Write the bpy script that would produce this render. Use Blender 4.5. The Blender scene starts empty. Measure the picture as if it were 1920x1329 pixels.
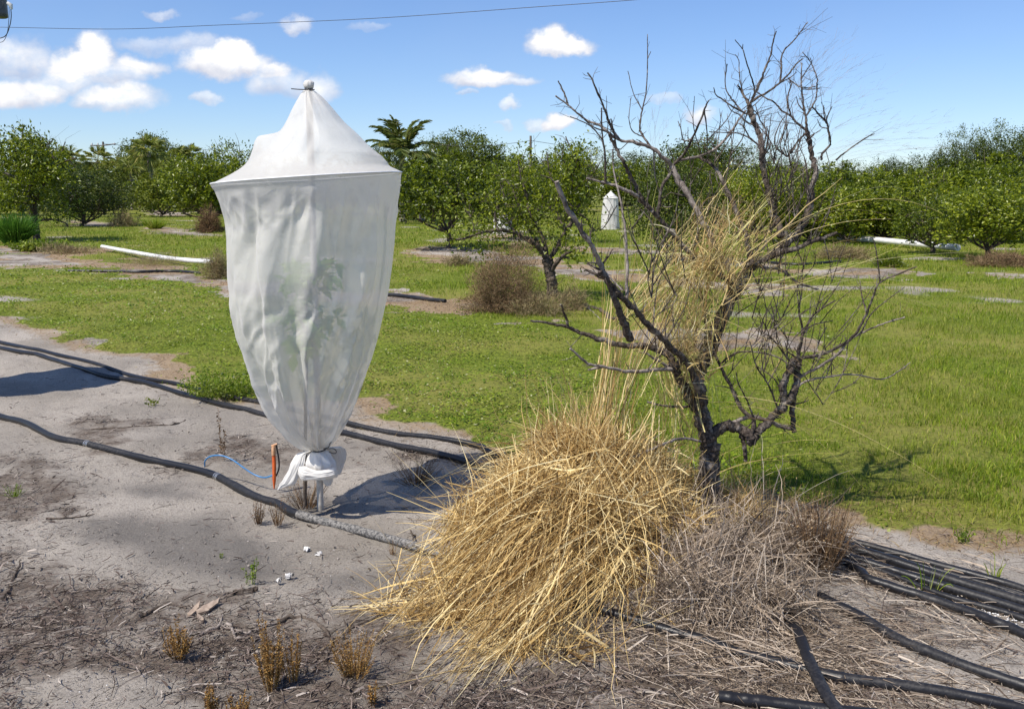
import bpy, math
import numpy as np
from mathutils import Vector
R = math.radians
scene = bpy.context.scene
COL = scene.collection

# ---------------------------------------------------------------- camera
CAMH, FPX = 1.60, 1707.0
PITCH = math.atan((664.5 - 355.0) / FPX)
cd = bpy.data.cameras.new('camera'); cam = bpy.data.objects.new('camera', cd); COL.objects.link(cam)
cam.location = (0, 0, CAMH); cam.rotation_euler = (math.pi / 2 - PITCH, 0, 0)
cd.sensor_fit = 'HORIZONTAL'; cd.sensor_width = 36.0; cd.lens = 36.0 * FPX / 1920.0
cd.clip_start = 0.05; cd.clip_end = 3000
scene.camera = cam
# ---------------------------------------------------------------- sun, exposure
SUN_EL = R(57.0)
SHX, SHY = 0.80, 0.60                      # direction shadows fall on the ground
sl = bpy.data.lights.new('sun', 'SUN'); sun = bpy.data.objects.new('sun', sl); COL.objects.link(sun)
sl.energy = 4.9; sl.angle = R(0.5); sl.color = (1.0, 0.94, 0.85)
sdir = Vector((SHX * math.cos(SUN_EL), SHY * math.cos(SUN_EL), -math.sin(SUN_EL)))
sun.rotation_euler = sdir.to_track_quat('-Z', 'Y').to_euler()
sun.location = (-10, -10, 20)
vs = scene.view_settings
vs.view_transform = 'Standard'; vs.look = 'None'; vs.gamma = 1.0; vs.use_curve_mapping = False
vs.exposure = 0.27
scene.cycles.max_bounces = 8; scene.cycles.transparent_max_bounces = 12
scene.cycles.caustics_reflective = False; scene.cycles.caustics_refractive = False

# ---------------------------------------------------------------- pixel helpers (photo is 1920 x 1329)
cP, sP = math.cos(PITCH), math.sin(PITCH)
def ray(px, py):
    a = (px - 960.0) / FPX; b = (664.5 - py) / FPX
    return a, cP + b * sP, -sP + b * cP
def W(px, py, dep):
    x, y, z = ray(px, py); t = dep / y
    return np.array((x * t, dep, CAMH + z * t))
def G(px, py, h=0.0):
    x, y, z = ray(px, py); t = (CAMH - h) / -z
    return np.array((x * t, y * t, h))
def topx(P):                                # world -> pixel (for choosing depths only)
    v = np.asarray(P) - np.array((0, 0, CAMH))
    f = v[..., 1] * cP - v[..., 2] * sP; u = v[..., 1] * sP + v[..., 2] * cP
    return 960 + FPX * v[..., 0] / f, 664.5 - FPX * u / f

# ---------------------------------------------------------------- numpy noise
def _h(ix, iy, iz, s):
    n = (ix * 374761393 + iy * 668265263 + iz * 2147483647 + s * 974634777).astype(np.int64)
    n = (n ^ (n >> 13)) * 1274126177
    n = n & 0x7fffffff
    n = (n ^ (n >> 16)) & 0xffff
    return n / 65535.0
def noise3(x, y, z, s=0):
    x, y, z = np.broadcast_arrays(np.asarray(x, float), np.asarray(y, float), np.asarray(z, float))
    ix, iy, iz = np.floor(x).astype(np.int64), np.floor(y).astype(np.int64), np.floor(z).astype(np.int64)
    fx, fy, fz = x - ix, y - iy, z - iz
    fx, fy, fz = [f * f * (3 - 2 * f) for f in (fx, fy, fz)]
    r = 0
    for a in (0, 1):
        for b in (0, 1):
            for c in (0, 1):
                w = (fx if a else 1 - fx) * (fy if b else 1 - fy) * (fz if c else 1 - fz)
                r = r + w * _h(ix + a, iy + b, iz + c, s)
    return r * 2 - 1
def fbm(x, y, z=0.0, s=0, o=4):
    r = 0; a = 1.0; t = 0
    for i in range(o):
        r = r + a * noise3(np.asarray(x) * 2 ** i, np.asarray(y) * 2 ** i, np.asarray(z) * 2 ** i, s + i); t += a; a *= .5
    return r / t
def sstep(a, b, x):
    t = np.clip((x - a) / (b - a), 0, 1); return t * t * (3 - 2 * t)

# ---------------------------------------------------------------- mesh helpers
def mesh_np(name, V, Fs, mat, smooth=False):
    """V (n,3); Fs list of (m,k) face arrays (k constant each)"""
    if not isinstance(Fs, list): Fs = [Fs]
    Fs = [np.asarray(f, dtype=np.int32) for f in Fs if len(f)]
    me = bpy.data.meshes.new(name)
    V = np.asarray(V, dtype=np.float32)
    me.vertices.add(len(V)); me.vertices.foreach_set('co', V.ravel())
    loops = np.concatenate([f.ravel() for f in Fs]); tot = np.concatenate([np.full(len(f), f.shape[1], dtype=np.int32) for f in Fs])
    st = np.concatenate(([0], np.cumsum(tot)[:-1])).astype(np.int32)
    me.loops.add(len(loops)); me.loops.foreach_set('vertex_index', loops)
    me.polygons.add(len(tot)); me.polygons.foreach_set('loop_start', st); me.polygons.foreach_set('loop_total', tot)
    if smooth: me.polygons.foreach_set('use_smooth', np.ones(len(tot), dtype=bool))
    me.update(calc_edges=True); me.validate()
    if mat: me.materials.append(mat)
    return me
class MB:
    def __init__(s): s.v = []; s.f = {}; s.n = 0
    def add(s, V, F):
        V = np.asarray(V, float); F = np.asarray(F)
        if len(V) == 0: return
        s.f.setdefault(F.shape[1], []).append(F + s.n); s.v.append(V); s.n += len(V)
    def mesh(s, name, mat, smooth=False):
        return mesh_np(name, np.concatenate(s.v), [np.concatenate(a) for a in s.f.values()], mat, smooth)
def link(name, me, parent=None, loc=None):
    o = bpy.data.objects.new(name, me); COL.objects.link(o)
    if parent: o.parent = parent
    if loc is not None: o.location = loc
    return o
def tag(o, label=None, cat=None, group=None, kind=None):
    if label: o['label'] = label
    if cat: o['category'] = cat
    if group: o['group'] = group
    if kind: o['kind'] = kind
    return o
def empty(name, loc=(0, 0, 0)):
    o = bpy.data.objects.new(name, None); COL.objects.link(o); o.location = loc; o.empty_display_size = .1
    return o
def catmull(P, n=6):
    P = np.asarray(P, float)
    if len(P) < 3: 
        t = np.linspace(0, 1, n + 1)[:, None]; return P[0] * (1 - t) + P[-1] * t
    Q = np.vstack((2 * P[0] - P[1], P, 2 * P[-1] - P[-2])); out = []
    for i in range(1, len(Q) - 2):
        t = np.linspace(0, 1, n, endpoint=False)[:, None]
        p0, p1, p2, p3 = Q[i - 1], Q[i], Q[i + 1], Q[i + 2]
        out.append(.5 * ((2 * p1) + (-p0 + p2) * t + (2 * p0 - 5 * p1 + 4 * p2 - p3) * t ** 2 + (-p0 + 3 * p1 - 3 * p2 + p3) * t ** 3))
    out.append(P[-1][None]); return np.vstack(out)
def tube(P, rad, k=8, flat=1.0, caps=True, jit=0.0, rng=None, hollow=False):
    P = np.asarray(P, float); n = len(P); rad = np.broadcast_to(np.asarray(rad, float), (n,))
    T = np.gradient(P, axis=0); T /= np.linalg.norm(T, axis=1)[:, None] + 1e-9
    up = np.array((0, 0, 1.0)); 
    if np.mean(np.abs(T[:, 2])) > .8: up = np.array((0.3, 1.0, 0)); up /= np.linalg.norm(up)
    S = np.cross(T, up); S /= np.linalg.norm(S, axis=1)[:, None] + 1e-9
    U = np.cross(S, T)
    a = np.linspace(0, 2 * np.pi, k, endpoint=False)
    rr = rad[:, None] * np.ones(k)
    if jit and rng is not None: rr = rr * (1 + jit * rng.uniform(-1, 1, (n, k)))
    V = P[:, None] + S[:, None] * (np.cos(a) * rr)[..., None] + U[:, None] * (np.sin(a) * rr * flat)[..., None]
    i = np.arange(n - 1)[:, None] * k; j = np.arange(k); j2 = (j + 1) % k
    F = np.stack((i + j, i + j2, i + k + j2, i + k + j), -1).reshape(-1, 4)
    return V.reshape(-1, 3), F
def add_tube(mb, P, rad, k=8, flat=1.0, cap=True, jit=0, rng=None, end_open=False):
    V, F = tube(P, rad, k, flat, jit=jit, rng=rng)
    mb.add(V, F)
    if cap:
        n = len(P)
        for idx, base in ((0, 0), (n - 1, (n - 1) * k)):
            ring = V[base:base + k]; c = ring.mean(0)
            if end_open and idx == 0:
                # recessed hollow end
                d = P[1] - P[0]; d = d / np.linalg.norm(d)
                inner = c + (ring - c) * .8
                deep = inner + d * .03
                VV = np.vstack((ring, inner, deep, (c + d * .03)[None])); j = np.arange(k); j2 = (j + 1) % k
                mb.add(VV, np.vstack((np.stack((j, j2, k + j2, k + j), 1), np.stack((k + j, k + j2, 2 * k + j2, 2 * k + j), 1))))
                mb.add(np.vstack((deep, (c + d * .03)[None])), np.stack((j, j2, np.full(k, k)), 1))
            else:
                j = np.arange(k); j2 = (j + 1) % k
                mb.add(np.vstack((ring, c[None])), np.stack((j, j2, np.full(k, k)), 1))
def ribbons(P, side, w):
    """P (N,S,3) centre curves, side (N,3) or (N,S,3), w (N,S) half widths -> V,F"""
    N, S, _ = P.shape
    if side.ndim == 2: side = side[:, None, :]
    A = P - side * w[..., None]; B = P + side * w[..., None]
    V = np.stack((A, B), 2).reshape(-1, 3)
    b = (np.arange(N) * S * 2)[:, None] + (np.arange(S - 1) * 2)[None]
    F = np.stack((b, b + 1, b + 3, b + 2), -1).reshape(-1, 4)
    return V, F
def unit(v): return v / (np.linalg.norm(v, axis=-1, keepdims=True) + 1e-9)
def rand_dir(rng, n): return unit(rng.normal(size=(n, 3)))

# ---------------------------------------------------------------- materials
def newmat(name):
    m = bpy.data.materials.new(name); m.use_nodes = True
    nt = m.node_tree; nt.nodes.clear()
    out = nt.nodes.new('ShaderNodeOutputMaterial'); return m, nt, out
class NT:
    def __init__(s, nt): s.nt = nt
    def n(s, t, **kw):
        nd = s.nt.nodes.new(t)
        for k, v in kw.items(): setattr(nd, k, v)
        return nd
    def set(s, inp, v):
        if isinstance(v, bpy.types.NodeSocket): s.nt.links.new(v, inp)
        else: inp.default_value = v
    def math(s, op, a, b=None, c=None, clamp=False):
        nd = s.n('ShaderNodeMath', operation=op, use_clamp=clamp); s.set(nd.inputs[0], a)
        if b is not None: s.set(nd.inputs[1], b)
        if c is not None: s.set(nd.inputs[2], c)
        return nd.outputs[0]
    def mix(s, f, a, b):
        nd = s.n('ShaderNodeMix', data_type='RGBA'); s.set(nd.inputs[0], f)
        s.set(nd.inputs[6], a if isinstance(a, bpy.types.NodeSocket) else (*a, 1)); s.set(nd.inputs[7], b if isinstance(b, bpy.types.NodeSocket) else (*b, 1))
        return nd.outputs[2]
    def noise(s, scale, detail=4, rough=.6, vec=None, dist=0):
        nd = s.n('ShaderNodeTexNoise'); nd.inputs['Scale'].default_value = scale; nd.inputs['Detail'].default_value = detail
        nd.inputs['Roughness'].default_value = rough; nd.inputs['Distortion'].default_value = dist
        if vec is not None: s.set(nd.inputs['Vector'], vec)
        return nd.outputs['Fac']
    def ramp(s, f, a, b):
        nd = s.n('ShaderNodeMapRange'); nd.interpolation_type = 'SMOOTHSTEP'
        s.set(nd.inputs[0], f); s.set(nd.inputs[1], a); s.set(nd.inputs[2], b); return nd.outputs[0]
    def cramp(s, f, stops):
        nd = s.n('ShaderNodeValToRGB'); s.set(nd.inputs[0], f); e = nd.color_ramp.elements
        e[0].position = stops[0][0]; e[0].color = (*stops[0][1], 1); e[1].position = stops[-1][0]; e[1].color = (*stops[-1][1], 1)
        for p, c in stops[1:-1]:
            x = e.new(p); x.color = (*c, 1)
        return nd.outputs[0]
def leaf_mat(name, stops, transl=.35, rough=.45, spec=.4, objvar=.25, patch=0):
    m, nt, out = newmat(name); N = NT(nt)
    geo = N.n('ShaderNodeNewGeometry'); oi = N.n('ShaderNodeObjectInfo')
    f = N.math('ADD', N.math('MULTIPLY', geo.outputs['Random Per Island'], 1 - objvar), N.math('MULTIPLY', oi.outputs['Random'], objvar))
    c = N.cramp(f, stops)
    if patch:
        tcp = N.n('ShaderNodeTexCoord'); pn = N.ramp(N.noise(.7, 5, .65, tcp.outputs['Object']), .42, .66); pm = N.ramp(N.noise(2.6, 4, .6, tcp.outputs['Object']), .4, .7)
        c = N.mix(N.math('MULTIPLY', pn, patch), c, (.33, .29, .07)); c = N.mix(N.math('MULTIPLY', pm, patch * .8), c, (.07, .14, .012))
    p = N.n('ShaderNodeBsdfPrincipled'); nt.links.new(c, p.inputs['Base Color'])
    p.inputs['Roughness'].default_value = rough; p.inputs['Specular IOR Level'].default_value = spec
    t = N.n('ShaderNodeBsdfTranslucent'); nt.links.new(c, t.inputs['Color'])
    mx = N.n('ShaderNodeMixShader'); mx.inputs[0].default_value = transl
    nt.links.new(p.outputs[0], mx.inputs[1]); nt.links.new(t.outputs[0], mx.inputs[2]); nt.links.new(mx.outputs[0], out.inputs[0])
    return m
def simple_mat(name, c1, c2, scale=20, rough=.8, spec=.3, bump=0.3, detail=5, c3=None, dist=.01, metal=0):
    m, nt, out = newmat(name); N = NT(nt)
    tc = N.n('ShaderNodeTexCoord'); v = tc.outputs['Object']
    f = N.ramp(N.noise(scale, detail, .65, v), .35, .65)
    c = N.mix(f, c1, c2)
    if c3: c = N.mix(N.ramp(N.noise(scale * .23, 3, .6, v), .5, .68), c, c3)
    p = N.n('ShaderNodeBsdfPrincipled'); nt.links.new(c, p.inputs['Base Color'])
    p.inputs['Roughness'].default_value = rough; p.inputs['Specular IOR Level'].default_value = spec; p.inputs['Metallic'].default_value = metal
    if bump:
        b = N.n('ShaderNodeBump'); b.inputs['Strength'].default_value = bump; b.inputs['Distance'].default_value = dist
        nt.links.new(N.noise(scale * 2, detail, .7, v), b.inputs['Height']); nt.links.new(b.outputs[0], p.inputs['Normal'])
    nt.links.new(p.outputs[0], out.inputs[0])
    return m

M = {}
M['leaf'] = leaf_mat('citrus_leaf', [(0, (.03, .048, .005)), (.35, (.10, .14, .008)), (.7, (.21, .26, .012)), (.93, (.34, .38, .02)), (1, (.50, .48, .04))], .42, .36, .5)
M['leaf_far'] = leaf_mat('broad_leaf', [(0, (.035, .055, .010)), (.5, (.10, .135, .016)), (1, (.20, .24, .03))], .35, .5, .3)
M['leaf_dark'] = leaf_mat('dark_leaf', [(0, (.018, .032, .005)), (.6, (.065, .095, .010)), (1, (.15, .19, .02))], .3, .45, .35)
M['leaf_yel'] = leaf_mat('yellow_green_leaf', [(0, (.09, .12, .012)), (.5, (.17, .20, .018)), (1, (.28, .29, .03))], .35, .5, .3)
M['lush'] = leaf_mat('lush_grass', [(0, (.03, .09, .01)), (.6, (.08, .20, .02)), (1, (.16, .30, .04))], .35, .45, .3)
M['fan_palm'] = leaf_mat('fan_palm_leaf', [(0, (.08, .11, .015)), (.6, (.22, .26, .04)), (1, (.42, .36, .12))], .35, .5, .3)
M['palm'] = leaf_mat('palm_leaf', [(0, (.06, .09, .015)), (.7, (.14, .18, .03)), (1, (.30, .24, .08))], .3, .4, .4)
M['grass'] = leaf_mat('grass_blade', [(0, (.08, .14, .006)), (.4, (.175, .27, .010)), (.8, (.30, .39, .020)), (.95, (.48, .44, .07)), (1, (.52, .43, .19))], .4, .5, .25, 0, .32)
M['clover'] = leaf_mat('ground_cover_leaf', [(0, (.06, .12, .006)), (.5, (.16, .25, .010)), (.9, (.29, .37, .025)), (1, (.52, .5, .3))], .35, .5, .25, 0, .32)
M['dry_turf'] = leaf_mat('dry_turf', [(0, (.16, .10, .05)), (.5, (.30, .20, .10)), (.9, (.42, .32, .16)), (1, (.2, .26, .05))], .2, .7, .1, 0)
M['straw'] = leaf_mat('straw', [(0, (.13, .075, .03)), (.25, (.42, .27, .10)), (.6, (.76, .56, .24)), (1, (.94, .80, .46))], .22, .72, .15, 0)
M['straw_green'] = leaf_mat('straw_greenish', [(0, (.22, .13, .05)), (.3, (.55, .39, .16)), (.72, (.78, .62, .28)), (.86, (.50, .48, .12)), (1, (.92, .82, .52))], .3, .45, .3, 0)
M['straw_grey'] = leaf_mat('straw_grey', [(0, (.08, .058, .042)), (.35, (.25, .19, .135)), (.75, (.46, .37, .28)), (1, (.66, .57, .46))], .15, .6, .2, 0)
M['straw_brown'] = leaf_mat('weed_brown', [(0, (.06, .035, .02)), (.5, (.17, .10, .055)), (1, (.36, .24, .12))], .15, .7, .15, 0)
M['rust'] = leaf_mat('weed_rust', [(0, (.09, .045, .018)), (.5, (.32, .165, .045)), (1, (.50, .33, .12))], .2, .7, .15, 0)
M['litter'] = leaf_mat('litter_twig', [(0, (.04, .028, .022)), (.55, (.11, .08, .065)), (.88, (.24, .19, .16)), (1, (.48, .42, .36))], .0, .8, .15, 0)
M['bush_brown'] = leaf_mat('brown_bush', [(0, (.10, .065, .035)), (.5, (.26, .17, .095)), (.92, (.40, .28, .16)), (1, (.20, .22, .06))], .2, .8, .1, 0)
M['bush'] = leaf_mat('dry_bush', [(0, (.14, .10, .05)), (.5, (.32, .24, .13)), (.85, (.46, .37, .20)), (1, (.22, .26, .06))], .2, .8, .1, 0)
M['bark'] = simple_mat('dead_bark', (.036, .028, .023), (.15, .12, .098), 75, .9, .12, .9, 6, (.30, .26, .22), .008)
M['bark_pale'] = simple_mat('pale_bark', (.16, .13, .11), (.36, .31, .27), 70, .9, .15, .7, 6, (.10, .08, .07), .004)
M['bark_live'] = simple_mat('live_bark', (.05, .038, .03), (.15, .12, .095), 25, .9, .15, .5, 5)
M['hose'] = None
M['pvc'] = simple_mat('white_pipe', (.70, .69, .67), (.84, .83, .81), 6, .4, .5, .05)
M['pole'] = simple_mat('weathered_pvc', (.42, .39, .34), (.60, .57, .51), 30, .5, .4, .1, 5, (.25, .22, .18))
M['wood'] = simple_mat('pole_wood', (.12, .095, .075), (.25, .21, .17), 8, .9, .1, .4)
M['black'] = simple_mat('black_plastic', (.012, .012, .014), (.03, .03, .034), 40, .4, .5, .1)
M['metal'] = simple_mat('clamp_metal', (.45, .44, .43), (.62, .61, .6), 80, .35, .5, .1, metal=.8)
M['blue'] = simple_mat('blue_tube', (.02, .15, .36), (.04, .22, .48), 40, .35, .5, .05)
M['orange'] = simple_mat('orange_plastic', (.62, .10, .02), (.75, .16, .035), 50, .45, .4, .1)
M['tan'] = simple_mat('tan_plastic', (.50, .26, .13), (.66, .40, .24), 60, .5, .4, .1)
M['drum'] = simple_mat('painted_tank', (.05, .065, .085), (.08, .095, .12), 6, .4, .5, .05)
M['shell'] = simple_mat('shell_white', (.62, .60, .57), (.8, .79, .77), 60, .8, .2, .3)
M['bark_chip'] = simple_mat('bark_chip', (.26, .20, .16), (.40, .32, .26), 30, .85, .15, .4)

# hose: black polyethylene with dust on its upper side patches
def hose_mat():
    m, nt, out = newmat('black_hose'); N = NT(nt)
    tc = N.n('ShaderNodeTexCoord'); v = tc.outputs['Object']
    base = N.mix(N.noise(9, 4, .6, v), (.009, .009, .010), (.016, .0155, .018))
    big = N.ramp(N.noise(1.3, 3, .6, v), .48, .72)
    fine = N.ramp(N.noise(70, 5, .7, v), .42, .62)
    c = N.mix(N.math('MULTIPLY', N.math('MULTIPLY', big, fine), .14), base, (.26, .235, .21))
    p = N.n('ShaderNodeBsdfPrincipled'); nt.links.new(c, p.inputs['Base Color'])
    r = N.math('MULTIPLY_ADD', big, .2, .38); nt.links.new(r, p.inputs['Roughness']); p.inputs['Specular IOR Level'].default_value = .35
    b = N.n('ShaderNodeBump'); b.inputs['Strength'].default_value = .35; b.inputs['Distance'].default_value = .006
    nt.links.new(N.noise(28, 4, .6, v), b.inputs['Height']); nt.links.new(b.outputs[0], p.inputs['Normal'])
    nt.links.new(p.outputs[0], out.inputs[0]); return m
M['hose'] = hose_mat()
def dusty_hose_mat():
    m, nt, out = newmat('dusty_hose'); N = NT(nt)
    tc = N.n('ShaderNodeTexCoord'); v = tc.outputs['Object']
    c = N.mix(N.ramp(N.noise(75, 5, .75, v), .38, .6), (.03, .03, .031), (.25, .235, .215))
    p = N.n('ShaderNodeBsdfPrincipled'); nt.links.new(c, p.inputs['Base Color']); p.inputs['Roughness'].default_value = .75
    b = N.n('ShaderNodeBump'); b.inputs['Strength'].default_value = .7; b.inputs['Distance'].default_value = .006
    nt.links.new(N.noise(60, 5, .7, v), b.inputs['Height']); nt.links.new(b.outputs[0], p.inputs['Normal'])
    nt.links.new(p.outputs[0], out.inputs[0]); return m
M['dusty'] = dusty_hose_mat()

def cloth_mat(name, transp):
    m, nt, out = newmat(name); N = NT(nt)
    tc = N.n('ShaderNodeTexCoord'); v = tc.outputs['Object']
    c = N.mix(N.noise(5, 4, .6, v), (.77, .74, .69), (.84, .815, .77))
    c = N.mix(N.math('MULTIPLY', N.ramp(N.noise(14, 5, .7, v), .55, .75), .35), c, (.55, .51, .45))
    d = N.n('ShaderNodeBsdfPrincipled'); nt.links.new(c, d.inputs['Base Color']); d.inputs['Roughness'].default_value = .5
    d.inputs['Specular IOR Level'].default_value = .35; d.inputs['Sheen Weight'].default_value = .15
    bm = N.n('ShaderNodeBump'); bm.inputs['Strength'].default_value = .25; bm.inputs['Distance'].default_value = .012
    nt.links.new(N.noise(16, 5, .6, v, 1.2), bm.inputs['Height']); nt.links.new(bm.outputs[0], d.inputs['Normal'])
    t = N.n('ShaderNodeBsdfTranslucent'); nt.links.new(c, t.inputs['Color'])
    mx = N.n('ShaderNodeMixShader'); mx.inputs[0].default_value = .22
    nt.links.new(d.outputs[0], mx.inputs[1]); nt.links.new(t.outputs[0], mx.inputs[2])
    tr = N.n('ShaderNodeBsdfTransparent'); mx2 = N.n('ShaderNodeMixShader')
    mx2.inputs[0].default_value = transp
    nt.links.new(mx.outputs[0], mx2.inputs[1]); nt.links.new(tr.outputs[0], mx2.inputs[2]); nt.links.new(mx2.outputs[0], out.inputs[0])
    return m
M['mesh_cloth'] = cloth_mat('fine_mesh_cloth', .35)
M['cloth_thick'] = cloth_mat('folded_mesh_cloth', .05)

# ---------------------------------------------------------------- world: sky and clouds
world = bpy.data.worlds.new("World"); scene.world = world; world.use_nodes = True
wt = world.node_tree; wt.nodes.clear(); N = NT(wt)
wout = N.n('ShaderNodeOutputWorld'); bg = N.n('ShaderNodeBackground'); bg.inputs['Strength'].default_value = .088
sky = N.n('ShaderNodeTexSky'); sky.sky_type = 'NISHITA'; sky.sun_disc = False
sky.sun_elevation = SUN_EL; sky.sun_rotation = math.atan2(-SHX, -SHY)
sky.air_density = 1.0; sky.dust_density = .0; sky.ozone_density = 3.0; sky.altitude = 0
hs = N.n('ShaderNodeMix', data_type='RGBA', blend_type='MULTIPLY'); hs.inputs[0].default_value = 1; wt.links.new(sky.outputs[0], hs.inputs[6]); hs.inputs[7].default_value = (.96, 1.09, 1.38, 1)
tc = N.n('ShaderNodeTexCoord'); sx = N.n('ShaderNodeSeparateXYZ'); wt.links.new(tc.outputs['Generated'], sx.inputs[0])
yy = N.math('MAXIMUM', sx.outputs[1], .02)
A0 = N.math('DIVIDE', sx.outputs[0], yy); E0 = N.math('DIVIDE', sx.outputs[2], yy)
comb = N.n('ShaderNodeCombineXYZ'); wt.links.new(A0, comb.inputs[0]); wt.links.new(N.math('MULTIPLY', E0, 1.25), comb.inputs[1])
def cnoise(sc, det, off, rough=.6):
    mp = N.n('ShaderNodeVectorMath', operation='ADD'); wt.links.new(comb.outputs[0], mp.inputs[0]); mp.inputs[1].default_value = off
    nd = N.n('ShaderNodeTexNoise'); wt.links.new(mp.outputs[0], nd.inputs['Vector']); nd.inputs['Scale'].default_value = sc
    nd.inputs['Detail'].default_value = det; nd.inputs['Roughness'].default_value = rough; return nd.outputs['Fac']
n1 = cnoise(16, 7, (0, 0, 0), .58); n2 = cnoise(16, 7, (3.1, 7.7, 2), .58); n3 = cnoise(48, 5, (5, 1, 3), .6); n4 = cnoise(30, 4, (9, 2, 1), .5)
A = N.math('ADD', A0, N.math('MULTIPLY', N.math('SUBTRACT', n1, .5), .060))
E = N.math('ADD', E0, N.math('MULTIPLY', N.math('SUBTRACT', n2, .5), .045))
CL = [(178,112,40,40,1.05),(150,130,68,30,1),(120,160,60,26,.6),(250,132,58,24,.75),(215,150,60,24,.6),(42,118,50,42,.62),(8,105,40,30,.6),(25,182,66,32,.85),(75,175,50,26,.8),
      (224,188,72,25,.8),(190,195,50,14,.6),(440,100,42,24,1.05),(405,122,66,30,1),(470,122,40,26,.9),(512,132,28,18,.8),(520,160,52,34,.55),(600,172,38,26,.6),(393,180,28,12,.6),
      (358,86,55,20,.45),(275,84,50,16,.4),(298,28,28,9,.42),(563,52,24,16,.6),(1030,78,36,24,1.05),(1060,90,56,20,1),(925,144,44,16,.85),(900,152,56,16,.75),(960,158,44,12,.6),
      (958,200,18,10,.5),(1040,228,26,18,.95),(1008,230,16,12,.5),(1308,213,30,17,.7),(1245,187,24,9,.35),(872,175,16,6,.35),(947,228,16,6,.35),(690,50,40,8,.22),(470,32,30,7,.2),
      (1060,-160,120,60,.9),(300,-260,150,70,.9),(-420,120,120,60,.9),(-700,200,150,50,.8),(2300,150,130,60,.8),(2700,60,150,60,.9)]
dens = None; lit = None
for (cx, cy, rx, ry, br) in CL:
    x, y, z = ray(cx, cy); a0, e0 = x / y, z / y; k = 1 / FPX / cP
    u = N.math('MULTIPLY', N.math('SUBTRACT', A, a0), 1 / (rx * k * 1.18)); w0 = N.math('SUBTRACT', E, e0)
    w = N.math('ADD', N.math('MULTIPLY', N.math('MAXIMUM', w0, 0), 1 / (ry * k * 1.18)), N.math('MULTIPLY', N.math('MINIMUM', w0, 0), 1 / (ry * k * .85)))
    d = N.math('SUBTRACT', 1.0, N.math('ADD', N.math('MULTIPLY', u, u), N.math('MULTIPLY', w, w)))
    al = N.math('MULTIPLY', N.ramp(d, -.25, .85), min(br * 1.05, 1))
    # cloud shading painted into the sky colour: tops bright, base greyer
    li = N.math('MULTIPLY', N.math('MAXIMUM', d, 0), N.math('MULTIPLY_ADD', w, .8, br * .82))
    dens = al if dens is None else N.math('MAXIMUM', dens, al)
    lit = li if lit is None else N.math('MAXIMUM', lit, li)
front = N.math('GREATER_THAN', sx.outputs[1], .05)
edge = N.math('MULTIPLY', dens, N.math('MULTIPLY_ADD', n3, 1.7, .28), clamp=True)
edge = N.math('MULTIPLY', edge, front)
lf = N.math('ADD', N.math('MULTIPLY', lit, .9), N.math('MULTIPLY', N.math('SUBTRACT', n4, .5), 1.1))
ccol = N.cramp(N.math('ADD', lf, .25, clamp=True), [(0, (5.2, 5.6, 7.0)), (.45, (7.4, 7.6, 8.4)), (1, (10.6, 10.5, 10.4))])
ci = cnoise(2.2, 5, (1, 5, 2), .55); cir = N.math('MULTIPLY', N.ramp(ci, .42, .8), .16)
skyc = N.mix(cir, hs.outputs[2], (5.5, 6.2, 7.3))
fc = N.mix(edge, skyc, ccol)
wt.links.new(fc, bg.inputs['Color']); wt.links.new(bg.outputs[0], wout.inputs[0])

# ---------------------------------------------------------------- ground
def gz(x, y):
    x = np.asarray(x, float); y = np.asarray(y, float)
    near = np.clip(1.2 - np.hypot(x, y) / 60, 0, 1)
    return (.028 * noise3(x * .7, y * .7, 0, 11) + .012 * noise3(x * 2.3, y * 2.3, 0, 12)) * near - .02
def GP(px, py):                           # pixel polygon -> world xy polygon
    return np.array([G(a, b)[:2] for a, b in zip(px, py)])
def PG(*pts): return np.array([G(a, b)[:2] for a, b in pts])
def sdist(x, y, P):
    d = np.full(x.shape, 1e9); ins = np.zeros(x.shape, bool)
    for i in range(len(P)):
        a, b = P[i], P[(i + 1) % len(P)]
        ex, ey = b - a; t = np.clip(((x - a[0]) * ex + (y - a[1]) * ey) / (ex * ex + ey * ey + 1e-12), 0, 1)
        d = np.minimum(d, np.hypot(x - a[0] - t * ex, y - a[1] - t * ey))
        c = ((a[1] > y) != (b[1] > y)) & (x < (b[0] - a[0]) * (y - a[1]) / (b[1] - a[1] + 1e-12) + a[0]); ins ^= c
    return np.where(ins, d, -d)
FORE = PG((-500,560),(-60,585),(0,592),(90,622),(150,650),(240,662),(320,664),(350,712),(470,740),(560,742),(690,750),(720,778),(800,790),(900,806),(960,845),(1050,868),(1300,905),(1500,925),(1600,935),(1680,972),(1800,985),(1920,1000),(2300,1060),(2600,1500),(1920,2600),(960,5000),(0,2600),(-1200,1500))
STRIPS = [PG((-600,455),(0,474),(120,470),(200,485),(380,494),(430,522),(730,530),(860,548),(1000,572),(1160,600),(1210,590),(1360,612),(1498,612),(1660,672),(1640,692),(1520,668),(1440,664),(1200,672),(1120,640),(1070,628),(880,600),(720,588),(430,552),(300,535),(200,520),(120,506),(-100,503),(-600,490)),
          PG((730,460),(900,462),(1000,470),(1077,488),(1400,530),(1532,538),(1540,558),(1420,556),(1077,522),(900,497),(725,492)),
          PG((880,430),(985,434),(1060,457),(1200,464),(1500,497),(1720,500),(1760,524),(1600,524),(1400,512),(1190,478),(1050,470),(880,450)),
          PG((1720,488),(1800,497),(1920,510),(2300,540),(2300,560),(1920,528),(1780,508)),
          PG((90,410),(170,413),(235,418),(225,427),(120,424)), PG((250,426),(330,424),(440,440),(430,446),(258,438)), PG((260,394),(370,396),(365,406),(270,404)),
          PG((-200,470),(100,452),(230,468),(180,482),(0,478)), PG((1380,474),(1520,480),(1510,490),(1380,486))]
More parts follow.
